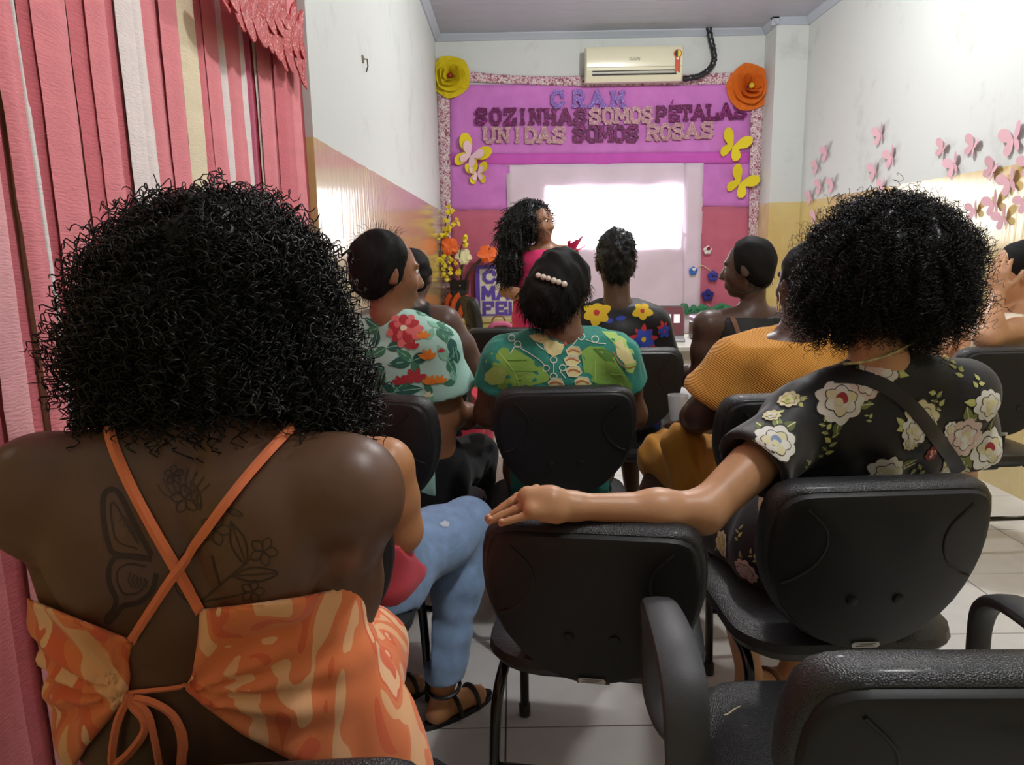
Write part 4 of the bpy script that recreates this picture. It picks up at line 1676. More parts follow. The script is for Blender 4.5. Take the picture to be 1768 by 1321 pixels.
def torso(pel, neck, SL, SR, f, hip=.175, waist=.145, chest=.165, dep=.1, belly=0.):
    """trunk with shoulders; f = facing"""
    pel, neck, SL, SR = map(V3, (pel, neck, SL, SR))
    r = nrm(SR - SL)
    f = nrm(f)
    mid = (SL + SR) / 2
    ch = mid * .86 + pel * .14 + f * .01
    wa = mid * .45 + pel * .55
    out = [ECap(pel, wa, (hip, dep * 1.15), (waist, dep * .95), r, .05), ECap(wa, ch, (waist, dep * .95), (chest, dep), r, .05),
           Cap(SL, SR, .052, .052, .05), Cap(SL, mid + (neck - mid) * .6, .045, .05, .04), Cap(SR, mid + (neck - mid) * .6, .045, .05, .04)]
    if belly:
        out.append(Ell(wa + f * .06, (waist, dep, .13), .05))
    return out


def limb(a, b, c, r=(.052, .041, .027), k=.03):
    return [Cap(a, V3(a) * .5 + V3(b) * .5, r[0], (r[0] + r[1]) * .52, k), Cap(V3(a) * .5 + V3(b) * .5, b, (r[0] + r[1]) * .52, r[1], k),
            Cap(b, V3(b) * .65 + V3(c) * .35, r[1] * .98, r[1] * .97, k), Cap(V3(b) * .65 + V3(c) * .35, c, r[1] * .97, r[2], k)]


def hand(w_, d, n, side=1, curl=.5, s=1., spread=.10, flat=False):
    """wrist, finger direction, palm normal (out of the palm's face); side=+1: thumb towards cross(n,d)"""
    w_, d, n = V3(w_), nrm(d), V3(n)
    n = nrm(n - d * (n @ d))
    t = np.cross(n, d) * side
    out = [Cap(w_, w_ + d * .03 * s, .024 * s, .026 * s, .015, (n, .75)), Cap(w_ + d * .03 * s - t * .018 * s, w_ + d * .075 * s - t * .022 * s, .019 * s, .016 * s, .015, (n, .8)),
           Cap(w_ + d * .03 * s + t * .016 * s, w_ + d * .08 * s + t * .020 * s, .019 * s, .016 * s, .015, (n, .8)), Cap(w_ + d * .03 * s, w_ + d * .082 * s, .018 * s, .015 * s, .015)]
    for i, (o, ln) in enumerate(((.029, .068), (.010, .076), (-.010, .071), (-.028, .056))):
        p = w_ + (d * (.082 - .004 * abs(i - 1.2)) + t * o) * s
        dd = nrm(d + t * (o / .03) * spread)
        for j, (fr, rr) in enumerate(((.44, .0092), (.32, .0084), (.26, .0075))):
            a = curl * (j + .6) * .75
            q = p + (math.cos(a) * dd + math.sin(a) * n) * ln * fr * s
            out.append(Cap(p, q, rr * s, rr * .92 * s, .005 if j else .009))
            p = q
    p = w_ + (d * .02 + t * .026) * s
    td = nrm(d * .75 + t * .7 + n * .25)
    for j, (ln, rr) in enumerate(((.04, .0125), (.03, .0105), (.024, .0092))):
        q = p + nrm(td + d * .25 * j) * ln * s
        out.append(Cap(p, q, rr * s, rr * .93 * s, .008))
        p = q
    return out


def leg(hip, knee, ank, r=(.085, .058, .034)):
    return [Cap(hip, V3(hip) * .4 + V3(knee) * .6, r[0], r[0] * .85, .04), Cap(V3(hip) * .4 + V3(knee) * .6, knee, r[0] * .85, r[1], .04),
            Cap(knee, V3(knee) * .65 + V3(ank) * .35, r[1] * .97, r[1] * .98, .03), Cap(V3(knee) * .65 + V3(ank) * .35, ank, r[1] * .98, r[2], .03)]


def foot(ank, d, s=1.):
    d = nrm((d[0], d[1], 0))
    a = V3((ank[0], ank[1], 0))
    t = V3((d[1], -d[0], 0))
    out = [Cap(V3(ank), a + V3((0, 0, .045 * s)) - d * .02, .034 * s, .034 * s, .02), Cap(a - d * .035 * s + V3((0, 0, .03)), a + d * .12 * s + V3((0, 0, .026)), .03 * s, .032 * s, .02, ((0, 0, 1), .8)),
           Cap(a + d * .05 * s + V3((0, 0, .05)), a + d * .13 * s + V3((0, 0, .028)), .028 * s, .03 * s, .02, ((0, 0, 1), .7))]
    for i in range(5):
        b = a + d * (.135 - .006 * i) * s + t * (i - 2) * .016 * s + V3((0, 0, .02))
        out.append(Cap(b, b + d * (.036 - .004 * i) * s, .0105 * s, .009 * s, .006))
    return out


def person(label, loc):
    return empty('person', loc, 0, label, 'person', world=True)


def strand_hair(v, n_s, npts, ln, R, pitch, rad, down=.6, out=.5, rng=None, nn=None, jit=.3):
    """curly strands rooted on surface points v with normals nn"""
    idx = RNG.integers(0, len(v), n_s)
    p = v[idx]
    n = nn[idx]
    g = V3((0, 0, -1))
    tang = g - n * (n @ g)[:, None]
    tang /= np.linalg.norm(tang, axis=1, keepdims=True) + .15
    d0 = n * out + tang * down + RNG.normal(size=p.shape) * .25
    d0 /= np.linalg.norm(d0, axis=1, keepdims=True)
    L_ = ln * RNG.uniform(.55, 1.15, n_s)
    t = np.linspace(0, 1, npts)
    base = p[:, None, :] - n[:, None, :] * .006 + d0[:, None, :] * (L_[:, None] * t)[..., None]
    base = base + tang[:, None, :] * (L_[:, None] * .35 * t ** 2)[..., None] + np.array(g) * (L_[:, None] * .25 * t ** 2)[..., None]
    return tubes(helix(base, R, pitch, jit), rad * RNG.uniform(.75, 1.2, (n_s, 1)) * np.ones((1, npts)))


def vnormals(v, q):
    n = np.zeros_like(v)
    fn = np.cross(v[q[:, 2]] - v[q[:, 0]], v[q[:, 3]] - v[q[:, 1]])
    for k in range(4):
        np.add.at(n, q[:, k], fn)
    return n / (np.linalg.norm(n, axis=1, keepdims=True) + 1e-9)


def facing_cam(v, n, lim=.35):
    d = v - CAM
    d /= np.linalg.norm(d, axis=1, keepdims=True)
    return (n * d).sum(1) < lim


def shoe(name, ank, d, mat, parent, s=1., sandal=True):
    d = nrm((d[0], d[1], 0))
    t = V3((d[1], -d[0], 0))
    a = V3((ank[0], ank[1], 0))
    mb = MB()
    ol = []
    for i in range(24):
        g = 2 * PI * i / 24
        x = math.cos(g) * .13 + .05
        ol.append((x * s, math.sin(g) * (.036 + .010 * math.cos(g)) * s))
    mb.prism(ol, lambda u, v, h: a + d * u + t * v + V3((0, 0, h)), .0, .016)
    mb.build(name, mat, parent)
    if sandal:
        for x, r_ in ((.10, .042), (.03, .044)):
            st = MB()
            st.tube(catmull([a + d * x * s + t * r_ * s * math.cos(g) + V3((0, 0, .012 + .052 * math.sin(g))) for g in np.linspace(0, PI, 7)], 3), .0065, 6)
            st.build('strap', mat, parent, True)


# ------------------------------------------------------------------ P1 woman in the orange dress
SK1 = skin('one', (98, 69, 52))
p1 = person('woman with black curly bob and bare tattooed back in an orange dress', (-.36, .88, 0))
f1 = V3((.06, 1, 0))
SL, SR = W(78, 850, .80), W(596, 852, .80)
neck = W(378, 760, .85)
pel = V3((-.35, .89, .56))
mid = (SL + SR) / 2
B1 = [ECap(pel, (-.392, .85, .74), (.195, .13), (.176, .1), (1, 0, 0), .05), ECap((-.392, .85, .74), (-.40, .835, .97), (.176, .1), (.199, .09), (1, 0, 0), .05),
      Cap(SL, SR, .05, .05, .05), Cap(SL, neck, .046, .05, .05), Cap(SR, neck, .046, .05, .05),
      Ell(mid + V3((-.095, -.045, -.06)), (.055, .035, .075), .03), Ell(mid + V3((.095, -.045, -.06)), (.055, .035, .075), .03),
      Cap(neck, W(380, 640, .92), .056, .052, .03), Ell(SL, (.056, .056, .062), .03), Ell(SR, (.056, .056, .062), .03)]
hc1 = W(378, 566, .95)
B1 += head(hc1, f1, 1., ears=False)
eR, wR = W(578, 1130, .95), V3((-.38, 1.16, .66))
eL, wL = V3((-.53, 1.06, .80)), V3((-.44, 1.2, .64))
B1 += limb(SR, eR, wR, (.052, .042, .027)) + limb(SL, eL, wL, (.052, .042, .027)) + hand(wR, (-.4, 1, -.3), (0, 0, -1), 1) + hand(wL, (.4, 1, -.3), (0, 0, -1), -1)
hipR, kneeR, ankR = V3((-.30, .95, .53)), V3((-.315, 1.31, .515)), V3((-.32, 1.21, .09))
hipL, kneeL, ankL = V3((-.44, .95, .53)), V3((-.46, 1.31, .515)), V3((-.46, 1.21, .09))
B1 += leg(hipR, kneeR, ankR) + leg(hipL, kneeL, ankL) + foot(ankR, (0, 1)) + foot(ankL, (0, 1))


def spine(P):
    x = P[:, 0] - (-.362 + .02 * (P[:, 2] - .9))
    b = (P[:, 1] < .83) & (P[:, 2] > .6)
    return np.where(b, .007 * np.exp(-(x / .014) ** 2), 0)


bv, bq = blob(B1, .0065, disp=spine, clips=[seat_cut(c12)])
bo = put_mesh('body', (bv, bq), SK1, p1)
bvh1 = bvh_of(bv, bq)
ORM = cloth('orange_print', (238, 132, 88), .6, sheen=.2)
nt = ORM.node_tree        # two tone leaf print
tc = nt.nodes.new('ShaderNodeTexCoord')
mp = nt.nodes.new('ShaderNodeMapping')
mp.inputs['Scale'].default_value = (1, 1, .45)
mp.inputs['Rotation'].default_value = (0, .7, .3)
nt.links.new(tc.outputs['Object'], mp.inputs[0])
nz = nt.nodes.new('ShaderNodeTexNoise')
nz.inputs['Scale'].default_value = 13
nz.inputs['Detail'].default_value = 1.2
nz.inputs['Distortion'].default_value = 1.3
nt.links.new(mp.outputs[0], nz.inputs['Vector'])
rp = nt.nodes.new('ShaderNodeValToRGB')
rp.color_ramp.interpolation = 'CONSTANT'
rp.color_ramp.elements[0].color = (*srgb(250, 190, 140), 1)
rp.color_ramp.elements[1].position = .43
rp.color_ramp.elements[1].color = (*srgb(244, 136, 84), 1)
e_ = rp.color_ramp.elements.new(.56)
e_.color = (*srgb(236, 110, 70), 1)
e_ = rp.color_ramp.elements.new(.64)
e_.color = (*srgb(252, 200, 152), 1)
nt.links.new(nz.outputs['Fac'], rp.inputs[0])
nt.links.new(rp.outputs[0], nt.nodes['Principled BSDF'].inputs['Base Color'])
TR = B1[:7] + [Cap(hipR + V3((0, -.02, .03)), kneeR + V3((.0, .02, .0)), .104, .082, .05), Cap(hipL + V3((0, -.02, .03)), kneeL, .1, .082, .05),
                            ECap(pel + V3((0, .02, -.02)), pel + V3((0, .0, .1)), (.205, .145), (.18, .12), (1, 0, 0), .05)]
tie = np.array([W(226, 1190, .755), W(322, 1186, .755)])


def gathers(P):
    out = np.zeros(len(P))
    for k, (tp, sg_) in enumerate(((tie[0], -1), (tie[1], 1))):
        dx = (P[:, 0] - tp[0]) * sg_
        dz = P[:, 2] - tp[2]
        r_ = np.sqrt(dx ** 2 + dz ** 2) + 1e-4
        a = np.arctan2(dz, np.maximum(dx, 1e-4))
        w_ = (dx > -.02) * np.exp(-((r_ - .05) / .11) ** 2) * (P[:, 1] < .9) * (P[:, 2] > .62)
        out += -.0055 * w_ * np.sin(a * 15 + 6 * r_ + 2 * np.sin(a * 4))
    return out + waves(3, .0018, 40, 4)(P)


panelL = [(-160, 960), (28, 1024), (130, 1066), (232, 1106), (222, 1140), (226, 1170), (220, 1200), (196, 1236), (150, 1290), (118, 1345), (60, 1480), (-160, 1480)]
panelR = [(345, 1052), (420, 1044), (520, 1030), (600, 1012), (770, 985), (840, 1480), (600, 1345), (500, 1312), (420, 1270), (350, 1218), (318, 1190), (332, 1165), (341, 1105)]


def behind(fn):
    """front half of the dress is whole; only the back is cut by the panel outline"""
    return fn


def dress_clip(P):
    a = polyclip(panelL)(P)
    b = polyclip(panelR)(P)
    d = np.minimum(a, b)
    low = (P[:, 2] - .60)                      # below the waist the skirt goes all round
    front = (.88 - P[:, 1])                    # the front is whole, below the bust line
    whole = np.minimum(low, np.maximum(front, P[:, 2] - .955))
    return np.minimum(d, whole)


gv, gq = blob(TR, .0055, infl=.009, clips=[dress_clip, lambda P: P[:, 2] - .99, seat_cut(c12)], disp=gathers, lo=(-.62, .6, .36), hi=(-.1, 1.47, 1.0))
go = put_mesh('dress', (gv, gq), ORM, p1)
bvhg = bvh_of(np.concatenate([bv, gv]), np.concatenate([bq, gq + len(bv)]))
STM = cloth('orange_strap', (240, 132, 88), .6)
ribbon_on(bvhg, [(186, 722), (196, 770), (226, 838), (262, 905), (300, 972), (330, 1025), (348, 1056)], 21, STM, 'strap', p1, lift=.0025)
ribbon_on(bvhg, [(506, 742), (478, 770), (440, 812), (392, 872), (352, 925), (316, 970), (282, 1020), (250, 1068), (226, 1108)], 17, STM, 'strap', p1, lift=.0045)
ribbon_on(bvhg, [(226, 1194), (262, 1190), (300, 1186), (330, 1180)], 9, STM, 'tie', p1, lift=.004)
for pts, wd in (([(232, 1194), (212, 1240), (203, 1290), (205, 1312), (232, 1292), (256, 1258), (254, 1236), (236, 1214), (234, 1196)], 14), ([(240, 1200), (272, 1208), (304, 1230), (318, 1270), (316, 1318), (318, 1350)], 15),
                ([(238, 1202), (262, 1226), (272, 1262), (280, 1305), (284, 1340)], 13)):
    ribbon_on(bvhg, pts, wd, STM, 'bow_ribbon', p1, .003, .008)
MB().box((0, 0, 0), (.008, .004, .05)).build('zip', M('blue_zip', srgb(120, 160, 175), .5), None).name = 'zip'
zo = bpy.data.objects['zip']
zo.parent = p1
zo.location = W(566, 1235, .862) - V3(p1.location)
# tattoo: butterfly wing and flowers
TAT = M('tattoo_ink', srgb(60, 43, 35), .5, .4)
TAT2 = M('tattoo_shade', srgb(72, 52, 41), .5, .4)
tt = Decal(bvh1, .0005)
L_ = lambda pts, w_=4, m=TAT: tt.line(pts, w_, m)
L_([(262, 960), (230, 900), (205, 852), (188, 846), (178, 862), (180, 905), (188, 940), (196, 955), (230, 962), (262, 966)], 9)
L_([(262, 966), (232, 960), (200, 962), (188, 985), (190, 1010), (200, 1034), (196, 1052), (184, 1066), (188, 1074), (200, 1062), (214, 1046), (240, 1040), (262, 1020), (270, 990)], 9)
L_([(240, 940), (216, 900), (200, 872), (192, 872), (194, 905), (204, 935), (238, 948)], 3)
L_([(252, 978), (222, 974), (204, 985), (204, 1008), (216, 1026), (240, 1022), (256, 1002)], 3)
for a in range(5):
    L_([(226 + a * 6, 988 + a * 3), (222 + a * 7, 1002), (230 + a * 6, 1016)], 3, TAT2)
    L_([(206 + a * 8, 900 + a * 9), (214 + a * 6, 892 + a * 9), (224 + a * 5, 902 + a * 8)], 3, TAT2)
for (cx, cy, r_) in ((320, 862, 24), (372, 915, 26), (455, 952, 24), (436, 1022, 20), (300, 820, 16)):
    for k in range(5):
        a = k * 2 * PI / 5 + cx
        L_([(cx, cy), (cx + r_ * .7 * math.cos(a - .5), cy + r_ * .7 * math.sin(a - .5)), (cx + r_ * 1.05 * math.cos(a), cy + r_ * 1.05 * math.sin(a)), (cx + r_ * .7 * math.cos(a + .5), cy + r_ * .7 * math.sin(a + .5)), (cx, cy)], 2.5)
L_([(345, 1040), (380, 1010), (410, 985), (432, 965)], 4)
L_([(380, 1010), (372, 985), (366, 960)], 4)
L_([(345, 1040), (400, 1030), (424, 1024)], 3)
for (x0, y0, x1, y1) in ((400, 995, 480, 990), (398, 900, 425, 975), (300, 1000, 330, 1040), (330, 830, 345, 880), (390, 880, 420, 890)):
    d = V3((x1 - x0, y1 - y0, 0))
    n_ = V3((-d[1], d[0], 0)) * .16
    m0 = V3(((x0 + x1) / 2, (y0 + y1) / 2, 0))
    L_([(x0, y0), tuple((m0 + n_)[:2]), (x1, y1), tuple((m0 - n_)[:2]), (x0, y0)], 3)
    L_([(x0, y0), tuple(m0[:2]), (x1, y1)], 2.5, TAT2)
for k in range(8):
    a = -2.7 + k * .3
    L_([(318 + 22 * math.cos(a), 872 + 22 * math.sin(a)), (318 + 40 * math.cos(a), 868 + 40 * math.sin(a)), (318 + 52 * math.cos(a + .06), 862 + 52 * math.sin(a + .06))], 3, TAT2)
tt.build('tattoo', p1)
# hair
Hh = [Ell(W(376, 500, .945), (.132, .14, .118), .05), Ell(W(368, 580, .94), (.148, .14, .095), .05), Ell(W(318, 690, .89), (.09, .08, .062), .05), Ell(W(465, 660, .90), (.105, .09, .07), .05)]
hv, hq = blob(Hh, .009, disp=lambda P: waves(11, .009, 55, 6)(P) + waves(12, .005, 130, 6)(P))
hn = vnormals(hv, hq)
sel = facing_cam(hv, hn, .55)
parts = [(hv, hq), strand_hair(hv[sel], 4600, 30, .060, .0052, .017, .0009, .9, .36, nn=hn[sel], jit=.2), strand_hair(hv[sel], 500, 30, .05, .008, .022, .0009, .6, .8, nn=hn[sel])]
put_mesh('hair', join(parts), HAIR, p1)

# ------------------------------------------------------------------ P10 woman in the black floral dress
SK10 = skin('ten', (196, 146, 106))
p10 = person('woman with a black afro in a black floral dress, arm laid along the empty chair', (.74, 1.62, 0))
f10 = V3((-.12, 1, 0))
SL, SR = W(1388, 722, 1.53), W(1655, 682, 1.56)
neck = W(1515, 604, 1.52)
pel = V3((.75, 1.66, .55))
B10 = torso(pel, neck, SL, SR, f10, .19, .16, .17, .105) + [Cap(neck, W(1505, 560, 1.54), .054, .052, .03)]
hc10 = W(1522, 478, 1.56)
B10 += head(hc10, f10, ears=False)
AY = .05      # the arm lies along the empty chair's back
el, wr = W(1214, 884, 1.31 + AY), W(988, 874, 1.275 + AY)
eR, wR = V3((1.02, 1.62, .72)), V3((.9, 1.85, .62))
B10 += limb(SR, eR, wR, (.052, .044, .028)) + hand(wR, (-.3, 1, -.2), (0, 0, -1), 1)
arm_up = [Cap(SL, el, .052, .041, .03)]
for sx, kx, ax, ay in ((-1, .60, .66, 1.9), (1, .86, .82, 1.98)):
    hp_ = pel + V3((sx * .09, .06, -.01))
    kn = V3((kx, 1.96, .5))
    an = V3((ax, ay, .085))
    B10 += leg(hp_, kn, an) + foot(an, (.75, .6))
    shoe('sandal', an, (.75, .6), M('tan_sandal', srgb(120, 84, 62), .5), p10)
v0 = blob(B10 + arm_up, .0085, clips=[seat_cut(c2)])
fa = [Cap(SL * .45 + el * .55, el, .050, .039, .03), Cap(el, el * .65 + wr * .35, .0385, .0385, .03), Cap(el * .65 + wr * .35, wr, .0385, .0255, .03, ((0, 0, 1), .92))]
kn_ = W(912, 852, 1.262)
hd = nrm(kn_ - wr)
# back of the hand, knuckles and fingers laid over the corner of the chair
pk = lambda x, y_, Y: W(x, y_, Y + AY)
fa += [Cap(wr, pk(950, 868, 1.268), .027, .029, .02, ((0, 1, 0), 1.15)), Cap(pk(950, 866, 1.262), pk(912, 858, 1.262), .027, .021, .02), Cap(pk(962, 886, 1.25), pk(918, 882, 1.236), .02, .016, .015),
       Cap(pk(955, 868, 1.28), pk(915, 856, 1.29), .022, .016, .015)]
for kn0, m1, m2, tip, r_ in (((926, 846, 1.298), (894, 858, 1.298), (868, 876, 1.296), (851, 888, 1.294), .0088), ((917, 853, 1.277), (884, 867, 1.277), (860, 883, 1.275), (842, 896, 1.273), .0090),
                             ((920, 868, 1.256), (890, 880, 1.254), (864, 891, 1.252), (845, 900, 1.250), .0087), ((930, 884, 1.236), (903, 892, 1.233), (882, 898, 1.231), (865, 904, 1.230), .0078)):
    q = [pk(*kn0), pk(*m1), pk(*m2), pk(*tip)]
    fa += [Cap(q[0], q[1], r_ * 1.1, r_, .0022), Cap(q[1], q[2], r_ * .98, r_ * .93, .0022), Cap(q[2], q[3], r_ * .93, r_ * .8, .0022), Ell(q[0], (r_ * 1.25,) * 3, .004), Ell(q[1], (r_ * 1.07,) * 3, .0022)]
th = [pk(975, 880, 1.30), pk(945, 872, 1.325), pk(922, 878, 1.335), pk(903, 888, 1.335)]
fa += [Cap(th[0], th[1], .014, .012, .012), Cap(th[1], th[2], .0115, .0105, .006), Cap(th[2], th[3], .0105, .009, .006)]
v1_ = blob(fa, .0034)
put_mesh('body', join([v0, v1_]), SK10, p10)
NAIL = M('nail', srgb(224, 170, 140), .25)
for tip, up in (((852, 887, 1.291), 0), ((844, 894, 1.270), 0), ((847, 898, 1.247), 0), ((867, 902, 1.227), 0)):
    MB().ball(pk(*tip) + V3((-.001, -.002, .004)), (.0055, .004, .0042), 8, 6).build('fingernail', NAIL, p10, True)
BLK = cloth('black_crepe', (20, 20, 23), .55, spec=.4)
g = torso(pel, neck, SL, SR, f10, .205, .175, .185, .118)
sl_end, sr_end = SL * .5 + el * .5, SR * .5 + eR * .5
g += [Cap(SL, sl_end, .064, .080, .04), Cap(SR, sr_end, .066, .084, .04), Cap(pel + V3((-.09, .05, .02)), V3((.6, 1.93, .5)), .125, .1, .05), Cap(pel + V3((.09, .05, .02)), V3((.86, 1.93, .5)), .125, .1, .05),
      Cap(SL, SL * .6 + neck * .4 + V3((0, 0, -.01)), .056, .055, .04), Cap(SR, SR * .6 + neck * .4 + V3((0, 0, -.01)), .056, .055, .04)]
dl = nrm(el - SL)
dr = nrm(eR - SR)
sub = [Cap(SL * .55 + sl_end * .45, sl_end + dl * .08, .052, .077, .01), Cap(SR * .5 + sr_end * .5, sr_end + dr * .08, .055, .08, .01)]
dv, dq = blob(g, .0065, subs=sub, infl=.004, disp=lambda P: waves(21, .0035, 28, 5)(P) + .004 * np.sin(70 * P[:, 0] + 30 * P[:, 2]) * np.exp(-((P[:, 2] - .84) / .06) ** 2),
              clips=[seat_cut(c2), plane(neck + V3((0, 0, .030)), (0, -.42, 1)), lambda P: np.where(((P - SL) @ dl < .45), (P - sl_end) @ dl - .015, -1.) * (P[:, 0] < SL[0] + .04) - (P[:, 0] >= SL[0] + .04), lambda P: np.where(P[:, 0] > SR[0] - .02, (P - sr_end) @ dr - .015, -1.)])
do = put_mesh('dress', (dv, dq), BLK, p10)
db = bvh_of(dv, dq)
dc = Decal(db, .0012)
WHT, CRM, GRN, GRN2, YLG, REDC, BLU, PNK, INKD = [M(n, srgb(*c), .7) for n, c in (('print_white', (228, 226, 216)), ('print_cream', (222, 214, 170)), ('print_green', (128, 142, 78)), ('print_olive', (96, 108, 56)),
                                                                              ('print_lime', (196, 200, 110)), ('print_red', (160, 52, 56)), ('print_blue', (130, 150, 190)), ('print_pink', (224, 200, 188)), ('print_ink', (60, 58, 52)))]


def peony(px, py, rp_, rot=0., col=WHT, mid=CRM, heart=REDC, leaves=4, seed=0):
    fr = dc.frame(px, py, rot)
    if fr is None:
        return
    R_ = rp_ * np.linalg.norm(fr[0] - CAM) / FPX
    rg_ = random.Random(seed)
    for k in range(leaves):
        a = rg_.uniform(0, 6.28)
        dc.leaf(fr, R_ * .75 * math.cos(a), R_ * .75 * math.sin(a), a + rg_.uniform(-.4, .4), R_ * .75, R_ * .24, rg_.choice((GRN, GRN2, YLG)), 0, CRM)
    for k in range(9):
        a = k * 2 * PI / 9 + rg_.uniform(-.12, .12)
        dc.petal(fr, a, .2 * R_, R_ * rg_.uniform(.92, 1.05), R_ * .36, INKD, .0006)
        dc.petal(fr, a, .2 * R_, R_ * rg_.uniform(.88, .97), R_ * .33, col, .0010)
    for k in range(6):
        a = k * 2 * PI / 6 + .4
        dc.petal(fr, a, .05 * R_, R_ * .62, R_ * .27, INKD, .0014)
        dc.petal(fr, a, .05 * R_, R_ * .58, R_ * .24, col if k % 2 else mid, .0018)
    dc.petal(fr, 1.2, -.1 * R_, R_ * .32, R_ * .2, heart, .0024)
    dc.petal(fr, 3.6, -.05 * R_, R_ * .26, R_ * .14, mid, .0028)


def sprig(px, py, s_, rot, n=5, m=None):
    fr = dc.frame(px, py, rot)
    if fr is None:
        return
    R_ = s_ * np.linalg.norm(fr[0] - CAM) / FPX
    for k in range(n):
        dc.leaf(fr, 0, (k - n / 2) * R_ * .35, (.6 if k % 2 else PI - .6), R_ * .62, R_ * .22, m or (GRN, YLG, GRN2)[k % 3], .0003 * k, CRM)


peony(1340, 764, 42, .3, heart=BLU, seed=1)
peony(1452, 692, 44, .0, heart=REDC, seed=2)
peony(1517, 640, 34, .4, WHT, PNK, PNK, 3, seed=3)
peony(1495, 664, 30, .4, PNK, WHT, PNK, 2, seed=4)
peony(1620, 606, 28, -.5, WHT, PNK, PNK, 1, seed=5)
peony(1592, 722, 32, -.6, CRM, WHT, CRM, 3, seed=6)
peony(1578, 745, 24, .6, WHT, CRM, CRM, 2, seed=7)
peony(1665, 755, 34, .2, PNK, WHT, CRM, 2, seed=8)
peony(1708, 776, 36, .5, WHT, CRM, REDC, 3, seed=9)
peony(1532, 818, 34, 0, WHT, CRM, CRM, 4, seed=10)
peony(1636, 812, 30, .2, CRM, WHT, CRM, 2, seed=11)
peony(1708, 700, 28, 0, WHT, CRM, CRM, 1, seed=12)
peony(1640, 741, 14, 0, WHT, CRM, CRM, 0, seed=13)
peony(1332, 718, 16, 0, CRM, WHT, CRM, 1, seed=14)
peony(1362, 690, 20, 0, CRM, YLG, CRM, 3, seed=15)
peony(1608, 782, 14, 0, REDC, PNK, REDC, 0, seed=16)
peony(1247, 940, 26, .2, CRM, YLG, CRM, 1, seed=17)
peony(1288, 985, 26, .5, PNK, WHT, PNK, 1, seed=18)
peony(1330, 905, 22, .5, CRM, WHT, CRM, 2, seed=19)
peony(1318, 870, 20, .5, CRM, WHT, CRM, 1, seed=21)
peony(1570, 765, 13, .5, CRM, WHT, CRM, 0, seed=20)
for a in ((1648, 632, 22, .2, 5, YLG), (1618, 690, 20, .4, 5), (1430, 770, 24, 0, 6), (1425, 735, 20, .4, 4), (1585, 810, 20, 1.4, 3, GRN), (1395, 800, 16, .2, 3), (1560, 690, 18, 1., 4), (1690, 660, 18, -.5, 3, YLG), (1500, 720, 14, .5, 3), (1276, 920, 18, .3, 4), (1335, 940, 18, .3, 4), (1300, 960, 14, .9, 4)):
    sprig(*a)
dc.build('floral_print', do)
# bag strap over the shoulder
ribbon_on(db, [(1440, 650), (1480, 652), (1530, 668), (1575, 705), (1615, 755), (1648, 800), (1668, 840)], 26, cloth('black_strap', (18, 18, 24), .4, spec=.5), 'bag_strap', p10, .002, .004)
cl_ = MB()
ncp = [W(x, y_, Y) for x, y_, Y in ((1458, 628, 1.50), (1490, 625, 1.465), (1530, 614, 1.458), (1565, 598, 1.475), (1592, 582, 1.51))]
cl_.tube(catmull(ncp, 5), .006, 6, flat=.5)
cl_.build('collar_edge', cloth('collar_print', (196, 186, 128), .7, var=.4, vscale=90), p10, True)
# afro
Hh = [Ell(W(1530, 456, 1.55), (.140, .14, .132), .05), Ell(W(1462, 506, 1.54), (.080, .085, .070), .05), Ell(W(1588, 500, 1.55), (.092, .10, .085), .05)]
hv, hq = blob(Hh, .009, disp=lambda P: waves(31, .008, 50, 6)(P) + waves(32, .004, 150, 6)(P))
hn = vnormals(hv, hq)
sel = facing_cam(hv, hn, .5)
parts = [(hv, hq), strand_hair(hv[sel], 3600, 24, .045, .0046, .012, .00085, .35, .8, nn=hn[sel]), strand_hair(hv[sel], 900, 26, .062, .0075, .016, .0006, .1, 1., nn=hn[sel], jit=.5)]
put_mesh('hair', join(parts), HAIR, p10)

# ------------------------------------------------------------------ P6 woman with the pearl clip
def sit_legs(pel, f, kx=.09, reach=.42, kz=.5, back=.0):
    r, f, _ = axes(f)
    out, ank = [], []
    for s_ in (-1, 1):
        h = V3(pel) + r * s_ * .085 + f * .05 - V3((0, 0, .02))
        k = V3((h[0], h[1], kz)) + f * reach + r * s_ * kx * .3
        a = V3((k[0], k[1], .085)) - f * back
        out.append((h, k, a))
        ank.append(a)
    return out


SK6 = skin('six', (112, 76, 54))
p6 = person('woman with a pearl hair clip in a teal and green leaf print blouse', (.15, 2.42, 0))
f6 = V3((.05, 1, 0))
SL, SR = W(872, 622, 2.30), W(1062, 616, 2.30)
neck = W(975, 578, 2.29)
pel = V3((.15, 2.46, .54))
B6 = torso(pel, neck, SL, SR, f6, .2, .185, .18, .115) + [Cap(neck, W(968, 520, 2.30), .055, .055, .03)]
hc6 = W(968, 500, 2.32)
fh6 = V3((.45, 1, -.1))
B6 += head(hc6, fh6)
eL, wL = W(843, 712, 2.36), V3((.0, 2.62, .66))
eR, wR = W(1092, 715, 2.38), V3((.3, 2.65, .66))
B6 += limb(SL, eL, wL, (.058, .046, .028)) + limb(SR, eR, wR, (.058, .046, .028)) + hand(wL, (.4, 1, -.1), (0, 0, -1), -1) + hand(wR, (-.4, 1, -.1), (0, 0, -1), 1)
LG = sit_legs(pel, f6, .09, .35, .5, .1)
for h, k, a in LG:
    B6 += leg(h, k, a) + foot(a, f6)
    shoe('sandal', a, f6, M('black_sandal', (.014, .014, .015), .4), p6)
put_mesh('body', blob(B6, .009, clips=[seat_cut(c4)]), SK6, p6)
TEAL = cloth('teal_print', (54, 140, 124), .8, bump=.5, bscale=90, bdist=.003)
sL, sR = SL * .55 + eL * .45, SR * .55 + eR * .45
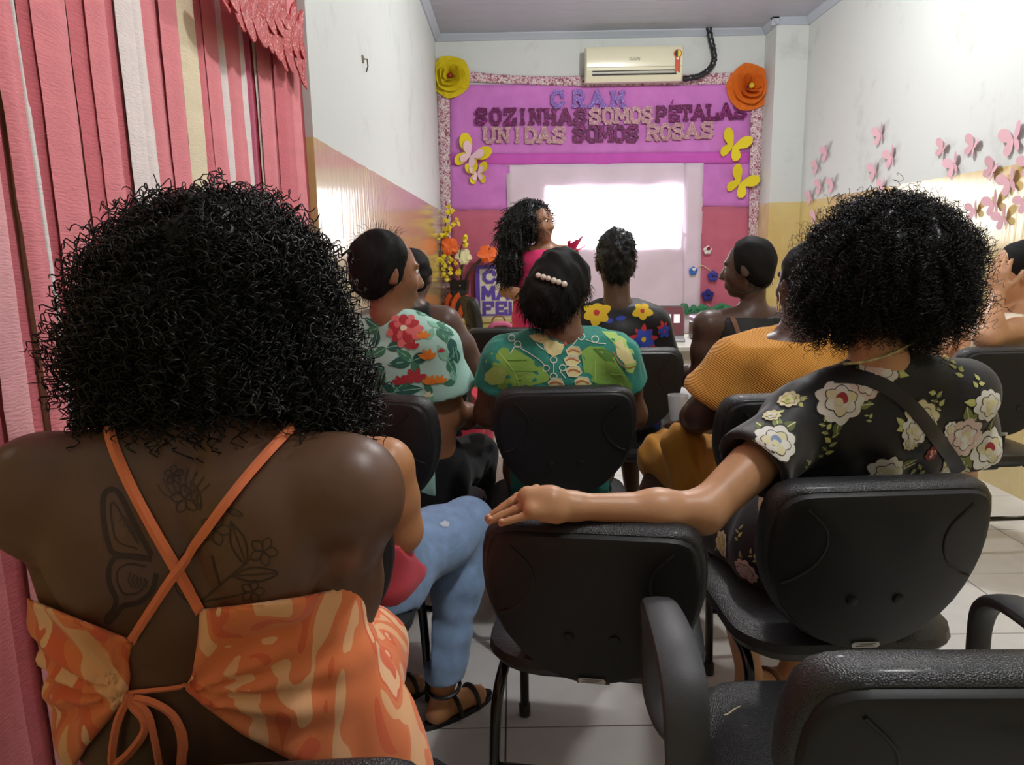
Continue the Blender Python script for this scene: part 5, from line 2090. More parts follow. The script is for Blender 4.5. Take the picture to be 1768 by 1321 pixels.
g = torso(pel, neck, SL, SR, f6, .225, .215, .2, .13) + [Cap(SL, sL, .064, .074, .04), Cap(SR, sR, .064, .076, .04), Cap(LG[0][0], LG[0][1], .12, .1, .05), Cap(LG[1][0], LG[1][1], .12, .1, .05),
                                                           Cap(SL, SL * .5 + neck * .5, .058, .054, .04), Cap(SR, SR * .5 + neck * .5, .058, .054, .04)]
dL, dR = nrm(eL - SL), nrm(eR - SR)


def sleeve_clip(S_, e_, d_, side):
    """cut the sleeve square at its end; side = -1 for the person's left"""
    return lambda P: np.where((P[:, 0] - S_[0]) * side > -.005, (P - e_) @ d_, -1.)


gv, gq = blob(g, .008, infl=.004, disp=lambda P: waves(61, .003, 30, 5)(P) + waves(62, .0015, 90, 5)(P), clips=[seat_cut(c4), plane(neck + V3((0, 0, .018)), (0, -.5, 1)), sleeve_clip(SL, sL + dL * .01, dL, -1), sleeve_clip(SR, sR + dR * .01, dR, 1)])
go = put_mesh('blouse', (gv, gq), TEAL, p6)
gb = bvh_of(gv, gq)
d6 = Decal(gb, .0015)
LEAF, LEAFD, LIME, CREAM, SALM, WLN, RUST = [M('print6_' + n, srgb(*c), .8, bump=.4, bscale=80, bdist=.003) for n, c in (('leaf', (136, 182, 82)), ('leaf_dark', (86, 132, 52)), ('lime', (176, 212, 112)), ('cream', (226, 218, 156)), ('salmon', (224, 176, 136)), ('line', (226, 232, 214)), ('rust', (186, 120, 84)))]
K6 = lambda pts: [(800 + .3787 * x, 380 + .3787 * y_) for x, y_ in pts]
d6.pshape(K6([(100, 645), (128, 605), (180, 582), (240, 590), (310, 632), (365, 676), (396, 716), (380, 738), (320, 752), (262, 772), (225, 800), (170, 770), (112, 735)]), LEAF, 0, 4)
d6.pshape(K6([(100, 700), (135, 668), (180, 672), (200, 700), (180, 745), (130, 752), (98, 730)]), LIME, .0008)
d6.pshape(K6([(145, 790), (160, 755), (210, 790), (215, 815), (180, 850), (165, 860)]), SALM, .0006)
d6.line(K6([(160, 600), (230, 690), (262, 770)]), 2, LIME, .001)
for a, b in (((200, 640), (150, 700)), ((225, 680), (185, 745)), ((205, 640), (290, 640)), ((230, 690), (340, 690)), ((245, 730), (360, 725))):
    d6.line(K6([a, b]), 1.4, LEAFD, .001)
d6.pshape(K6([(536, 600), (575, 574), (640, 582), (690, 612), (700, 650), (735, 700), (768, 748), (770, 790), (735, 800), (660, 760), (590, 740), (548, 690)]), LEAF, 0, 4)
d6.pshape(K6([(590, 585), (640, 585), (685, 612), (690, 650), (650, 640)]), LEAFD, .0008)
for a, b in (((560, 600), (745, 770)), ((600, 640), (600, 735)), ((640, 675), (650, 755)), ((620, 655), (690, 660)), ((670, 700), (735, 705))):
    d6.line(K6([a, b]), 1.5, LIME, .001)
d6.pshape(K6([(628, 508), (690, 512), (740, 545), (775, 600), (788, 655), (770, 700), (742, 690), (715, 620), (680, 560)]), LIME, .0004, 3)
d6.pshape(K6([(690, 560), (720, 545), (760, 600), (782, 650), (740, 660), (700, 620)]), CREAM, .0012)
d6.line(K6([(680, 600), (705, 645), (745, 672), (785, 662)]), 2, RUST, .0018)
d6.pshape(K6([(298, 528), (345, 518), (400, 526), (470, 528), (462, 570), (445, 610), (410, 622), (380, 605), (362, 565), (320, 550)]), CREAM, .0004)
d6.pshape(K6([(380, 530), (450, 530), (440, 550), (415, 552), (395, 548)]), TEAL, .0012)
d6.pshape(K6([(458, 526), (482, 524), (470, 570), (455, 575)]), M('print6_red', srgb(196, 84, 88), .8), .0012)
for cx, cy in ((500, 600), (492, 640), (500, 690), (540, 740), (420, 745)):
    d6.pshape(K6([(cx - 34, cy - 6), (cx - 10, cy - 26), (cx + 26, cy - 22), (cx + 40, cy + 6), (cx + 18, cy + 26), (cx - 22, cy + 22)]), CREAM, .0006)
    d6.line(K6([(cx - 26, cy + 2), (cx, cy - 8), (cx + 32, cy + 4)]), 3, RUST, .0014)
    d6.line(K6([(cx - 34, cy - 6), (cx - 10, cy - 26), (cx + 26, cy - 22), (cx + 40, cy + 6), (cx + 18, cy + 26), (cx - 22, cy + 22), (cx - 34, cy - 6)]), 1.3, WLN, .0016, smooth=False)
for cx, cy in ((248, 568), (412, 638), (538, 534), (378, 676), (452, 674), (412, 712), (222, 540), (600, 545)):
    d6.line(K6([(cx + 15 * math.cos(t), cy + 14 * math.sin(t)) for t in np.linspace(0, 6.3, 10)]), 1.5, WLN, .0014, 2)
for pts in ([(262, 585), (310, 612), (350, 640), (372, 664)], [(412, 655), (412, 698)], [(440, 690), (465, 720)], [(520, 545), (490, 580)], [(556, 545), (600, 560), (650, 566)], [(330, 560), (365, 590), (372, 560)], [(215, 610), (235, 580), (270, 580)]):
    d6.line(K6(pts), 1.4, WLN, .0012)
d6.pshape([(842, 742), (852, 740), (862, 800), (878, 836), (862, 832), (848, 800)], SALM, .001)
d6.build('leaf_print', go)
Hh = [Ell(hc6 + V3((0, -.012, .03)), (.092, .110, .104), .04, *axes(fh6)), Ell(W(946, 516, 2.25), (.088, .085, .092), .04)]
hv, hq = blob(Hh, .008, disp=lambda P: waves(63, .0035, 60, 5)(P))
hn = vnormals(hv, hq)
lowm = hv[:, 2] < hc6[2] + .02
put_mesh('hair', join([(hv, hq), strand_hair(hv[lowm], 900, 7, .028, .0015, .02, .0007, .5, .8, nn=hn[lowm])]), HAIR_B, p6)
hb6 = bvh_of(hv, hq)
for i in range(6):
    q, n_ = hit(hb6, 931 + i * 8.3, 477 + i * 2.9 + (.8 if i == 3 else 0))
    MB().ball(q + n_ * .007, .0085 + .001 * (i % 2)).build('pearl', M('pearl', srgb(232, 222, 206), .18, .6), p6, True)

# ------------------------------------------------------------------ P3 woman in the teal tropical blouse
SK3 = skin('three', (142, 96, 68))
p3 = person('woman with pinned-up black hair in a pale teal blouse with a red flower', (-.4, 2.42, 0))
f3 = V3((.25, 1, 0))
SL, SR = W(612, 590, 2.42), W(752, 598, 2.34)
neck = W(668, 540, 2.37)
pel = V3((-.37, 2.42, .54))
B3 = torso(pel, neck, SL, SR, f3, .185, .17, .165, .11) + [Cap(neck, W(668, 500, 2.38), .055, .055, .03)]
hc3, fh3 = W(672, 470, 2.38), V3((.9, .42, -.12))
B3 += head(hc3, fh3)
eR, wR = W(778, 712, 2.38), V3((-.1, 2.68, .66))
eL, wL = V3((-.6, 2.5, .74)), V3((-.45, 2.75, .64))
B3 += limb(SR, eR, wR, (.056, .045, .028)) + limb(SL, eL, wL, (.056, .045, .028)) + hand(wR, (-.3, 1, -.1), (0, 0, -1), 1) + hand(wL, (.3, 1, -.1), (0, 0, -1), -1)
LG = sit_legs(pel, f3, .09, .36, .5, .12)
for h, k, a in LG:
    B3 += leg(h, k, a) + foot(a, f3)
    shoe('sandal', a, f3, M('black_sandal', (.014, .014, .015)), p3)
put_mesh('body', blob(B3, .009, clips=[seat_cut(c5)]), SK3, p3)
eyes(hc3, fh3, p3)
MINT = cloth('mint_print', (172, 214, 200), .75)
sL, sR = SL * .5 + eL * .5, SR * .42 + eR * .58
g = torso(pel, neck, SL, SR, f3, .205, .195, .18, .122) + [Cap(SL, sL, .062, .074, .04), Cap(SR, sR, .066, .096, .04), Cap(SL, SL * .5 + neck * .5, .056, .054, .04), Cap(SR, SR * .5 + neck * .5, .056, .054, .04)]
dL, dR = nrm(eL - SL), nrm(eR - SR)
gv, gq = blob(g, .008, infl=.004, subs=[Cap(SR * .3 + sR * .7, sR + dR * .07, .06, .092, .01)], disp=lambda P: waves(41, .0035, 28, 5)(P),
              clips=[plane(neck + V3((0, 0, .015)), (-.1, -.45, 1)), sleeve_clip(SL, sL, dL, -1), sleeve_clip(SR, sR + dR * .02, dR, 1), lambda P: .50 - P[:, 2], seat_cut(c5)])
go = put_mesh('blouse', (gv, gq), MINT, p3)
d3 = Decal(bvh_of(gv, gq), .0015)
K3 = lambda x, y_: (580 + .439 * x, 320 + .439 * y_)
R3, R3b, G3, G3b, G3c, O3, CR3 = [M('print3_' + n, srgb(*c), .75) for n, c in (('red', (176, 48, 56)), ('pink', (216, 110, 108)), ('deep_green', (40, 96, 84)), ('green', (62, 122, 92)), ('pale', (130, 188, 160)), ('orange', (226, 132, 40)), ('cream', (228, 226, 190)))]


def d3px(fr):
    return np.linalg.norm(fr[0] - CAM) / FPX


def leaves(dc_, px, py, items):
    fr = dc_.frame(px, py)
    if fr is None:
        return
    k = d3px(fr)
    for ang, ln, wd, m, vein in items:
        dc_.leaf(fr, 0, 0, ang, ln * k, wd * k, m, .0004, vein)


for cx, cy, it in ((170, 560, [(2.6, 34, 9, G3, G3c), (3.4, 30, 8, G3b, G3c), (1.9, 26, 7, G3b, None)]), (300, 690, [(3.3, 45, 12, G3, G3c), (.4, 36, 11, G3, G3c), (5.2, 30, 8, G3b, None), (2.5, 36, 9, G3b, G3c)]),
                   (400, 560, [(.9, 34, 9, G3b, G3c), (-.4, 34, 10, G3, G3c), (-1.2, 40, 12, G3b, G3c), (2.2, 24, 7, G3c, None)]), (440, 690, [(.8, 30, 9, G3, G3c), (-1.0, 32, 10, G3b, G3c), (2.2, 34, 10, G3c, None)]),
                   (230, 810, [(.1, 50, 12, G3, G3c), (.7, 40, 10, G3b, G3c), (2.6, 26, 8, G3, None)]), (190, 720, [(3.0, 30, 9, G3, G3c), (4.0, 26, 8, G3b, None)]), (380, 820, [(2.2, 26, 7, G3b, None), (4.2, 26, 8, G3c, None)]),
                   (200, 640, [(.2, 40, 11, G3, G3c), (3.6, 36, 10, G3b, G3c)]), (360, 610, [(1.2, 30, 8, G3c, None)]), (450, 600, [(1.6, 36, 11, G3b, G3c), (-1.4, 40, 12, G3, G3c)]), (150, 640, [(1.4, 36, 9, G3, G3c), (4.2, 40, 10, G3b, G3c)]),
                   (170, 800, [(1.2, 36, 10, G3b, G3c)]), (480, 700, [(1.9, 30, 9, G3, G3c)]),
                   (330, 510, [(.6, 26, 7, G3c, None), (1.4, 20, 6, G3b, None)]), (470, 770, [(2.0, 22, 7, G3c, None), (3.4, 24, 7, G3b, None)])):
    leaves(d3, *K3(cx, cy), it)
fr = d3.frame(*K3(268, 562))
if fr is not None:
    k = d3px(fr)
    for j in range(11):
        a = j * 2 * PI / 11
        d3.petal(fr, a, 5 * k, (30 if j % 2 else 35) * k, 8.5 * k, R3 if j % 2 else R3b, .0012 + .0004 * (j % 2), .1)
    for j in range(8):
        a = j * 2 * PI / 8 + .3
        d3.petal(fr, a, 3 * k, 21 * k, 5.5 * k, R3b if j % 2 else R3, .0022, .1)
    d3.petal(fr, 0, -6 * k, 6 * k, 5 * k, CR3, .0028)
for cx, cy, s_, m in ((345, 600, 14, O3), (362, 680, 18, O3), (372, 780, 16, O3), (410, 775, 14, O3), (310, 770, 24, R3), (255, 780, 16, R3), (300, 640, 15, R3), (365, 830, 10, CR3), (415, 655, 7, R3)):
    fr = d3.frame(*K3(cx, cy))
    if fr is not None:
        k = d3px(fr)
        for j in range(4):
            d3.petal(fr, .5 + j * .75, 0, s_ * k, s_ * .25 * k, m, .001 + .0003 * j, .3)
d3.build('tropical_print', go)
TRO = cloth('black_trousers', (17, 17, 19), .8)
g = [ECap(pel - V3((0, 0, .06)), pel + V3((0, 0, .06)), (.2, .15), (.19, .13), axes(f3)[0], .05)]
for h, k, a in LG:
    g += [Cap(h, k, .108, .085, .05), Cap(k, a + V3((0, 0, .06)), .085, .075, .04)]
put_mesh('trousers', blob(g, .012, disp=waves(42, .004, 25), clips=[seat_cut(c5)]), TRO, p3)
Hh = [Ell(hc3 - nrm(fh3) * .03 + V3((0, 0, .03)), (.094, .100, .106), .03, *axes(fh3)), Ell(hc3 - nrm(fh3) * .055 + V3((0, 0, -.01)), (.075, .07, .085), .03, *axes(fh3))]
hv, hq = blob(Hh, .007, disp=waves(43, .003, 70), clips=[plane(hc3 + nrm(fh3) * .045, fh3)])
hn = vnormals(hv, hq)
tp = hv[:, 2] > hc3[2] + .10
put_mesh('hair', join([(hv, hq), strand_hair(hv[tp], 60, 8, .05, .001, .03, .0006, -.6, .9, nn=hn[tp]), strand_hair(hv, 500, 7, .03, .001, .03, .0006, .8, .25, nn=hn)]), HAIR_B, p3)

# ------------------------------------------------------------------ P2 woman in jeans
SK2 = skin('two', (190, 136, 94))
p2 = person('woman in a coral tank top and blue jeans half hidden by the curly bob', (-.40, 1.7, 0))
f2 = V3((.25, 1, 0))
SL, SR = W(470, 812, 1.66), W(664, 806, 1.54)
neck = W(590, 770, 1.6)
pel = V3((-.41, 1.66, .55))
B2 = torso(pel, neck, SL, SR, f2, .17, .15, .155, .1) + [Cap(neck, W(572, 700, 1.64), .05, .05, .03)]
hc2 = W(548, 655, 1.68)
B2 += head(hc2, (.1, 1, -.2), ears=False)
eR, wR = W(692, 915, 1.58), V3((-.38, 1.86, .64))
eL, wL = V3((-.60, 1.75, .7)), V3((-.42, 1.9, .62))
B2 += limb(SR, eR, wR, (.06, .046, .028)) + limb(SL, eL, wL, (.056, .046, .028)) + hand(wR, (-.5, 1, 0), (0, 0, -1), 1) + hand(wL, (.5, 1, 0), (0, 0, -1), -1)
LG2 = [(V3((-.32, 1.68, .535)), V3((-.145, 1.99, .525)), V3((-.215, 1.84, .12))), (V3((-.48, 1.68, .535)), V3((-.40, 1.99, .525)), V3((-.40, 1.9, .12)))]
for h, k, a in LG2:
    B2 += leg(h, k, a, (.08, .056, .034)) + foot(a, (.55, .5), .9)
put_mesh('body', blob(B2, .0075, clips=[seat_cut(c11)]), SK2, p2)
CORAL = cloth('coral', (226, 84, 98), .7)
g = torso(pel, neck, SL, SR, f2, .185, .17, .168, .112)
gv, gq = blob(g, .0075, infl=.005, disp=lambda P: waves(51, .004, 30, 5, (1, 1, .5))(P), clips=[lambda P: np.where(P[:, 0] > -.45, np.minimum(polyclip([(560, 700), (600, 752), (646, 752), (636, 800), (640, 900), (680, 940), (760, 960), (760, 1300), (300, 1300), (300, 700)])(P), .2), -1.),
                                                                                           plane(SR * .8 + SL * .2 + V3((.02, 0, 0)), (.9, 0, .35)), plane(SL * .8 + SR * .2 - V3((.02, 0, 0)), (-.9, 0, .35)), plane(neck + V3((0, 0, .0)), (0, -.3, 1)), lambda P: .49 - P[:, 2]])
put_mesh('tank_top', (gv, gq), CORAL, p2)
JEAN = cloth('denim', (140, 170, 208), .8, var=.14, vscale=26, bump=.5, bscale=700)
g = [ECap(pel - V3((0, 0, .05)), pel + V3((0, 0, .06)), (.178, .14), (.172, .125), axes(f2)[0], .05)]
for h, k, a in LG2:
    g += [Cap(h, h * .4 + k * .6, .092, .082, .05), Cap(h * .4 + k * .6, k, .082, .068, .04), Cap(k, k * .6 + a * .4, .067, .066, .03), Cap(k * .6 + a * .4, a, .066, .053, .03)]
ja, jb = LG2[0][2], LG2[1][2]
jv, jq = blob(g, .007, infl=.003, disp=lambda P: waves(52, .0035, 36, 5)(P) + .003 * np.sin(85 * P[:, 2] + 20 * P[:, 0]) * np.exp(-((P[:, 2] - .26) / .07) ** 2), clips=[lambda P: .13 - P[:, 2], seat_cut(c11)])
jo = put_mesh('jeans', (jv, jq), JEAN, p2)
dj = Decal(bvh_of(jv, jq), .0012)
SEAM = M('denim_seam', srgb(150, 178, 210), .8)
dj.line([(712, 1010), (740, 985), (775, 955), (806, 932)], 2.5, SEAM)
dj.line([(640, 1105), (680, 1060), (712, 1010)], 2.5, SEAM)
dj.pshape([(758, 905), (768, 899), (776, 903), (774, 910), (764, 910)], M('denim_fray', srgb(206, 216, 226), .9), .0005)
dj.build('seam', jo)
for (h, k, a) in LG2:
    shoe('sandal', a, (.55, .5), M('black_sandal', (.014, .014, .015)), p2, .95)
st = MB()
a = LG2[0][2]
st.tube(catmull([a + V3((.046 * math.cos(t), .046 * math.sin(t), -.012 + .012 * math.sin(t))) for t in np.linspace(0, 6.28, 14)], 2), .0055, 6)
st.build('ankle_strap', M('black_sandal', (.014, .014, .015)), p2, True)
hv, hq = blob([Ell(hc2 + V3((0, -.01, .02)), (.088, .1, .1), .03), Ell(hc2 + V3((0, -.06, -.03)), (.07, .05, .07), .03)], .009, clips=[plane(hc2 + V3((0, .05, 0)), (0, 1, 0))])
put_mesh('hair', (hv, hq), HAIR, p2)

# ------------------------------------------------------------------ P4 woman behind the teal blouse
SK4 = skin('four', (92, 68, 58))
p4 = person('woman in a black sleeveless top with a bare dark arm behind the teal blouse', (-.36, 3.08, 0))
f4 = V3((.1, 1, 0))
SL, SR = W(656, 560, 3.14), W(768, 556, 3.10)
neck = W(706, 520, 3.12)
pel = V3((-.37, 3.22, .54))
B4 = torso(pel, neck, SL, SR, f4, .2, .19, .18, .12) + [Cap(neck, W(710, 490, 3.14), .054, .054, .03)]
hc4 = W(712, 476, 3.15)
B4 += head(hc4, (.2, 1, -.15))
eR, wR = W(822, 640, 3.12), V3((-.02, 3.42, .66))
eL, wL = V3((-.52, 3.3, .78)), V3((-.45, 3.5, .66))
B4 += limb(SR, eR, wR, (.064, .052, .03)) + limb(SL, eL, wL, (.06, .05, .03)) + hand(wR, (-.3, 1, 0), (0, 0, -1), 1) + hand(wL, (.3, 1, 0), (0, 0, -1), -1)
LG = sit_legs(pel, f4, .09, .36)
for h, k, a in LG:
    B4 += leg(h, k, a) + foot(a, f4)
put_mesh('body', blob(B4, .010, clips=[seat_cut(c14)]), SK4, p4)
g = torso(pel, neck, SL, SR, f4, .215, .205, .19, .13)
put_mesh('top', blob(g, .009, infl=.005, disp=waves(71, .003, 30), clips=[plane(SR * .85 + SL * .15, (.95, 0, .2)), plane(SL * .85 + SR * .15, (-.95, 0, .2)), plane(neck + V3((0, 0, .0)), (0, -.4, 1)), lambda P: .5 - P[:, 2]]), cloth('black_knit', (20, 20, 22)), p4)
RED = cloth('red_skirt', (196, 44, 66), .7)
g = [ECap(pel - V3((0, 0, .05)), pel + V3((0, 0, .04)), (.215, .15), (.205, .14), (1, 0, 0), .05)]
for h, k, a in LG:
    g += [Cap(h, k, .125, .11, .05), Cap(k, a + V3((0, 0, .15)), .1, .11, .04)]
put_mesh('skirt', blob(g, .012, disp=waves(72, .005, 25), clips=[seat_cut(c14)]), RED, p4)
hv, hq = blob([Ell(hc4 + V3((0, -.015, .02)), (.086, .098, .098), .03), Ell(W(703, 437, 3.10), (.028, .025, .018), .02)], .009, disp=waves(73, .003, 60), clips=[plane(hc4 + V3((.01, .05, 0)), (.2, 1, 0))])
put_mesh('hair', (hv, hq), HAIR_B, p4)

# ------------------------------------------------------------------ P7 woman in the black blouse with yellow flowers
SK7 = skin('seven', (86, 62, 48))
p7 = person('woman with short black hair in a black blouse with yellow, blue and red flowers', (.47, 3.2, 0))
f7 = V3((0, 1, 0))
SL, SR = W(1010, 556, 3.14), W(1126, 556, 3.14)
neck = W(1065, 522, 3.13)
pel = V3((.46, 3.22, .54))
B7 = torso(pel, neck, SL, SR, f7, .18, .155, .16, .105) + [Cap(neck, W(1064, 470, 3.14), .056, .055, .03)]
hc7 = W(1063, 452, 3.15)
B7 += head(hc7, (.0, 1, -.05))
eR, wR = W(1144, 622, 3.2), V3((.6, 3.45, .68))
eL, wL = W(985, 622, 3.2), V3((.34, 3.45, .68))
B7 += limb(SR, eR, wR) + limb(SL, eL, wL) + hand(wR, (-.3, 1, 0), (0, 0, -1), 1) + hand(wL, (.3, 1, 0), (0, 0, -1), -1)
LG = sit_legs(pel, f7, .09, .4, .5, .25)
for h, k, a in LG:
    B7 += leg(h, k, a) + foot(a, f7)
    shoe('sandal', a, f7, M('black_sandal', (.014, .014, .015)), p7)
put_mesh('body', blob(B7, .009, clips=[seat_cut(c6)]), SK7, p7)
g = torso(pel, neck, SL, SR, f7, .2, .175, .175, .118) + [Cap(SL, SL * .25 + eL * .75, .06, .075, .04), Cap(SR, SR * .2 + eR * .8, .06, .08, .04), Cap(SR * .5 + eR * .5, W(1152, 632, 3.16), .05, .055, .03),
                                                           Cap(SL, SL * .5 + neck * .5, .056, .053, .04), Cap(SR, SR * .5 + neck * .5, .056, .053, .04)]
for h, k, a in LG:
    g += [Cap(h, k, .115, .1, .05)]
gv, gq = blob(g, .008, infl=.004, disp=waves(81, .003, 30), clips=[seat_cut(c6), plane(neck + V3((0, 0, .008)), (0, -.4, 1))])
go = put_mesh('blouse', (gv, gq), BLK, p7)
d7 = Decal(bvh_of(gv, gq), .0018)
Y7, B7c, R7 = [M('print7_' + n, srgb(*c), .75) for n, c in (('yellow', (226, 190, 40)), ('blue', (52, 74, 176)), ('red', (196, 50, 56)))]


def bloom(dc_, px, py, r_, n, m, heart=None, wd=.36, rot=0., lift=.0, pt=0.):
    fr = dc_.frame(px, py, rot)
    if fr is None:
        return
    k = d3px(fr)
    for j in range(n):
        dc_.petal(fr, j * 2 * PI / n, .12 * r_ * k, r_ * k * (1 - .12 * (j % 2)), r_ * wd * k, m, lift, pt)
    if heart:
        dc_.petal(fr, 0, -.2 * r_ * k, .2 * r_ * k, .2 * r_ * k, heart, lift + .001)


bloom(d7, 1061, 552, 20, 2, B7c, None, .22, .2)
bloom(d7, 1030, 540, 27, 6, Y7, R7, .34, .4, .0006)
bloom(d7, 1109, 537, 19, 5, Y7, R7, .36, 1.0, .0006)
bloom(d7, 1111, 586, 27, 9, R7, None, .2, .2, 0, .35)
bloom(d7, 1111, 586, 22, 5, B7c, Y7, .36, .9, .0008)
bloom(d7, 1145, 566, 14, 6, R7, None, .22, 0, 0, .3)
bloom(d7, 1147, 572, 14, 5, B7c, None, .3, .6, .0006)
bloom(d7, 1144, 625, 13, 4, B7c, None, .4, .6)
bloom(d7, 1118, 622, 8, 4, Y7, None, .4, .6)
bloom(d7, 1135, 730, 14, 6, B7c, R7, .3, .6)
bloom(d7, 1132, 700, 12, 6, R7, Y7, .3, .2)
d7.build('floral_print', go)
hv, hq = blob([Ell(hc7 + V3((0, -.012, .028)), (.084, .098, .105), .03), Ell(hc7 + V3((0, -.055, -.03)), (.062, .045, .07), .03), Ell(hc7 + V3((0, -.01, .09)), (.06, .07, .05), .03)], .007,
              disp=lambda P: waves(82, .004, 90, 6)(P), clips=[plane(hc7 + V3((0, .05, 0)), (0, 1, 0))])
hn = vnormals(hv, hq)
put_mesh('hair', join([(hv, hq), strand_hair(hv, 1100, 8, .018, .0025, .008, .0011, .1, .9, nn=hn)]), HAIR, p7)

# ------------------------------------------------------------------ P8 woman in the black tank top
SK8 = skin('eight', (84, 62, 52))
p8 = person('woman with a necklace in a black tank top and brown bag strap', (1.0, 3.22, 0))
f8 = V3((-.25, 1, 0))
SL, SR = W(1222, 562, 3.12), W(1362, 556, 3.18)
neck = W(1300, 534, 3.15)
pel = V3((1.0, 3.24, .54))
B8 = torso(pel, neck, SL, SR, f8, .19, .17, .17, .11) + [Cap(neck, W(1302, 490, 3.15), .052, .05, .03)]
hc8, fh8 = W(1290, 462, 3.14), V3((-.85, .5, -.1))
B8 += head(hc8, fh8)
eL, wL = W(1212, 650, 3.14), V3((.72, 3.4, .7))
eR, wR = V3((1.22, 3.25, .74)), V3((1.05, 3.5, .66))
B8 += limb(SL, eL, wL, (.06, .05, .03)) + limb(SR, eR, wR, (.056, .048, .03)) + hand(wL, (.1, 1, 0), (0, 0, -1), -1) + hand(wR, (-.3, 1, 0), (0, 0, -1), 1)
LG = sit_legs(pel, (-.2, 1, 0), .09, .38, .5, .1)
for h, k, a in LG:
    B8 += leg(h, k, a) + foot(a, f8)
    shoe('sandal', a, f8, M('black_sandal', (.014, .014, .015)), p8)
put_mesh('body', blob(B8, .009, clips=[seat_cut(c13)]), SK8, p8)
eyes(hc8, fh8, p8)
g = torso(pel, neck, SL, SR, f8, .205, .182, .178, .12)
gv, gq = blob(g, .008, infl=.004, disp=waves(91, .002, 30), clips=[seat_cut(c13), plane(SL * .86 + SR * .14, (-.97, 0, .25)), plane(SR * .86 + SL * .14, (.97, 0, .25)), plane(neck + V3((0, 0, -.012)), (.05, -.3, 1)), lambda P: .46 - P[:, 2]])
put_mesh('tank_top', (gv, gq), BLK, p8)
b8 = bvh_of(gv, gq)
ribbon_on(b8, [(1252, 512), (1258, 530), (1264, 548), (1270, 562), (1276, 580)], 8, M('brown_leather', srgb(128, 86, 62), .5), 'bag_strap', p8, .002, .004)
g = [ECap(pel - V3((0, 0, .06)), pel + V3((0, 0, .04)), (.205, .15), (.2, .14), (1, 0, 0), .05)]
for h, k, a in LG:
    g += [Cap(h, k, .12, .105, .05)]
put_mesh('skirt', blob(g, .012, disp=waves(92, .005, 25), clips=[seat_cut(c13)]), cloth('white_skirt', (206, 206, 204)), p8)
nk = MB()
nk.tube(catmull([W(1270, 502, 3.11), W(1285, 506, 3.085), (W(1302, 503, 3.075)), W(1320, 498, 3.10), W(1330, 490, 3.13)], 5), .0028, 6)
nk.build('necklace', M('dark_cord', (.02, .015, .012), .5), p8, True)
hv, hq = blob([Ell(hc8 - nrm(fh8) * .022 + V3((0, 0, .03)), (.090, .100, .102), .03, *axes(fh8)), Ell(hc8 - nrm(fh8) * .06 + V3((0, 0, -.03)), (.06, .05, .06), .03, *axes(fh8))], .007, disp=waves(93, .002, 60), clips=[plane(hc8 + nrm(fh8) * .04, fh8)])
hn = vnormals(hv, hq)
lo8 = (hv[:, 2] < hc8[2])
put_mesh('hair', join([(hv, hq), strand_hair(hv[lo8], 260, 7, .02, .001, .02, .0007, .8, .4, nn=hn[lo8])]), HAIR_B, p8)

# ------------------------------------------------------------------ P9 woman in the mustard shirt
SK9 = skin('nine', (84, 58, 50))
p9 = person('woman with a silver earring in a ribbed mustard shirt and skirt', (.84, 2.32, 0))
f9 = V3((-.12, 1, 0))
SL, SR = W(1272, 622, 2.26), W(1452, 606, 2.30)
neck = W(1378, 574, 2.28)
pel = V3((.85, 2.34, .54))
B9 = torso(pel, neck, SL, SR, f9, .2, .18, .18, .115) + [Cap(neck, W(1386, 520, 2.30), .056, .055, .03)]
hc9, fh9 = W(1392, 488, 2.31), V3((-.25, 1, -.05))
B9 += head(hc9, fh9)
eL, wL = W(1210, 715, 2.30), V3((.62, 2.52, .68))
eR, wR = V3((1.1, 2.36, .74)), V3((.98, 2.6, .66))
B9 += limb(SL, eL, wL, (.062, .052, .03)) + limb(SR, eR, wR, (.06, .05, .03)) + hand(wL, (.2, 1, -.1), (0, 0, -1), -1) + hand(wR, (-.3, 1, 0), (0, 0, -1), 1)
LG = [(pel + V3((-.1, .05, -.01)), V3((.58, 2.72, .5)), V3((.46, 2.60, .085))), (pel + V3((.09, .05, -.01)), V3((.92, 2.76, .5)), V3((.9, 2.7, .085)))]
for h, k, a in LG:
    B9 += leg(h, k, a, (.095, .066, .038)) + foot(a, (-.3, 1))
    shoe('sandal', a, (-.3, 1), M('black_sandal', (.014, .014, .015)), p9)
put_mesh('body', blob(B9, .009, clips=[seat_cut(c7)]), SK9, p9)


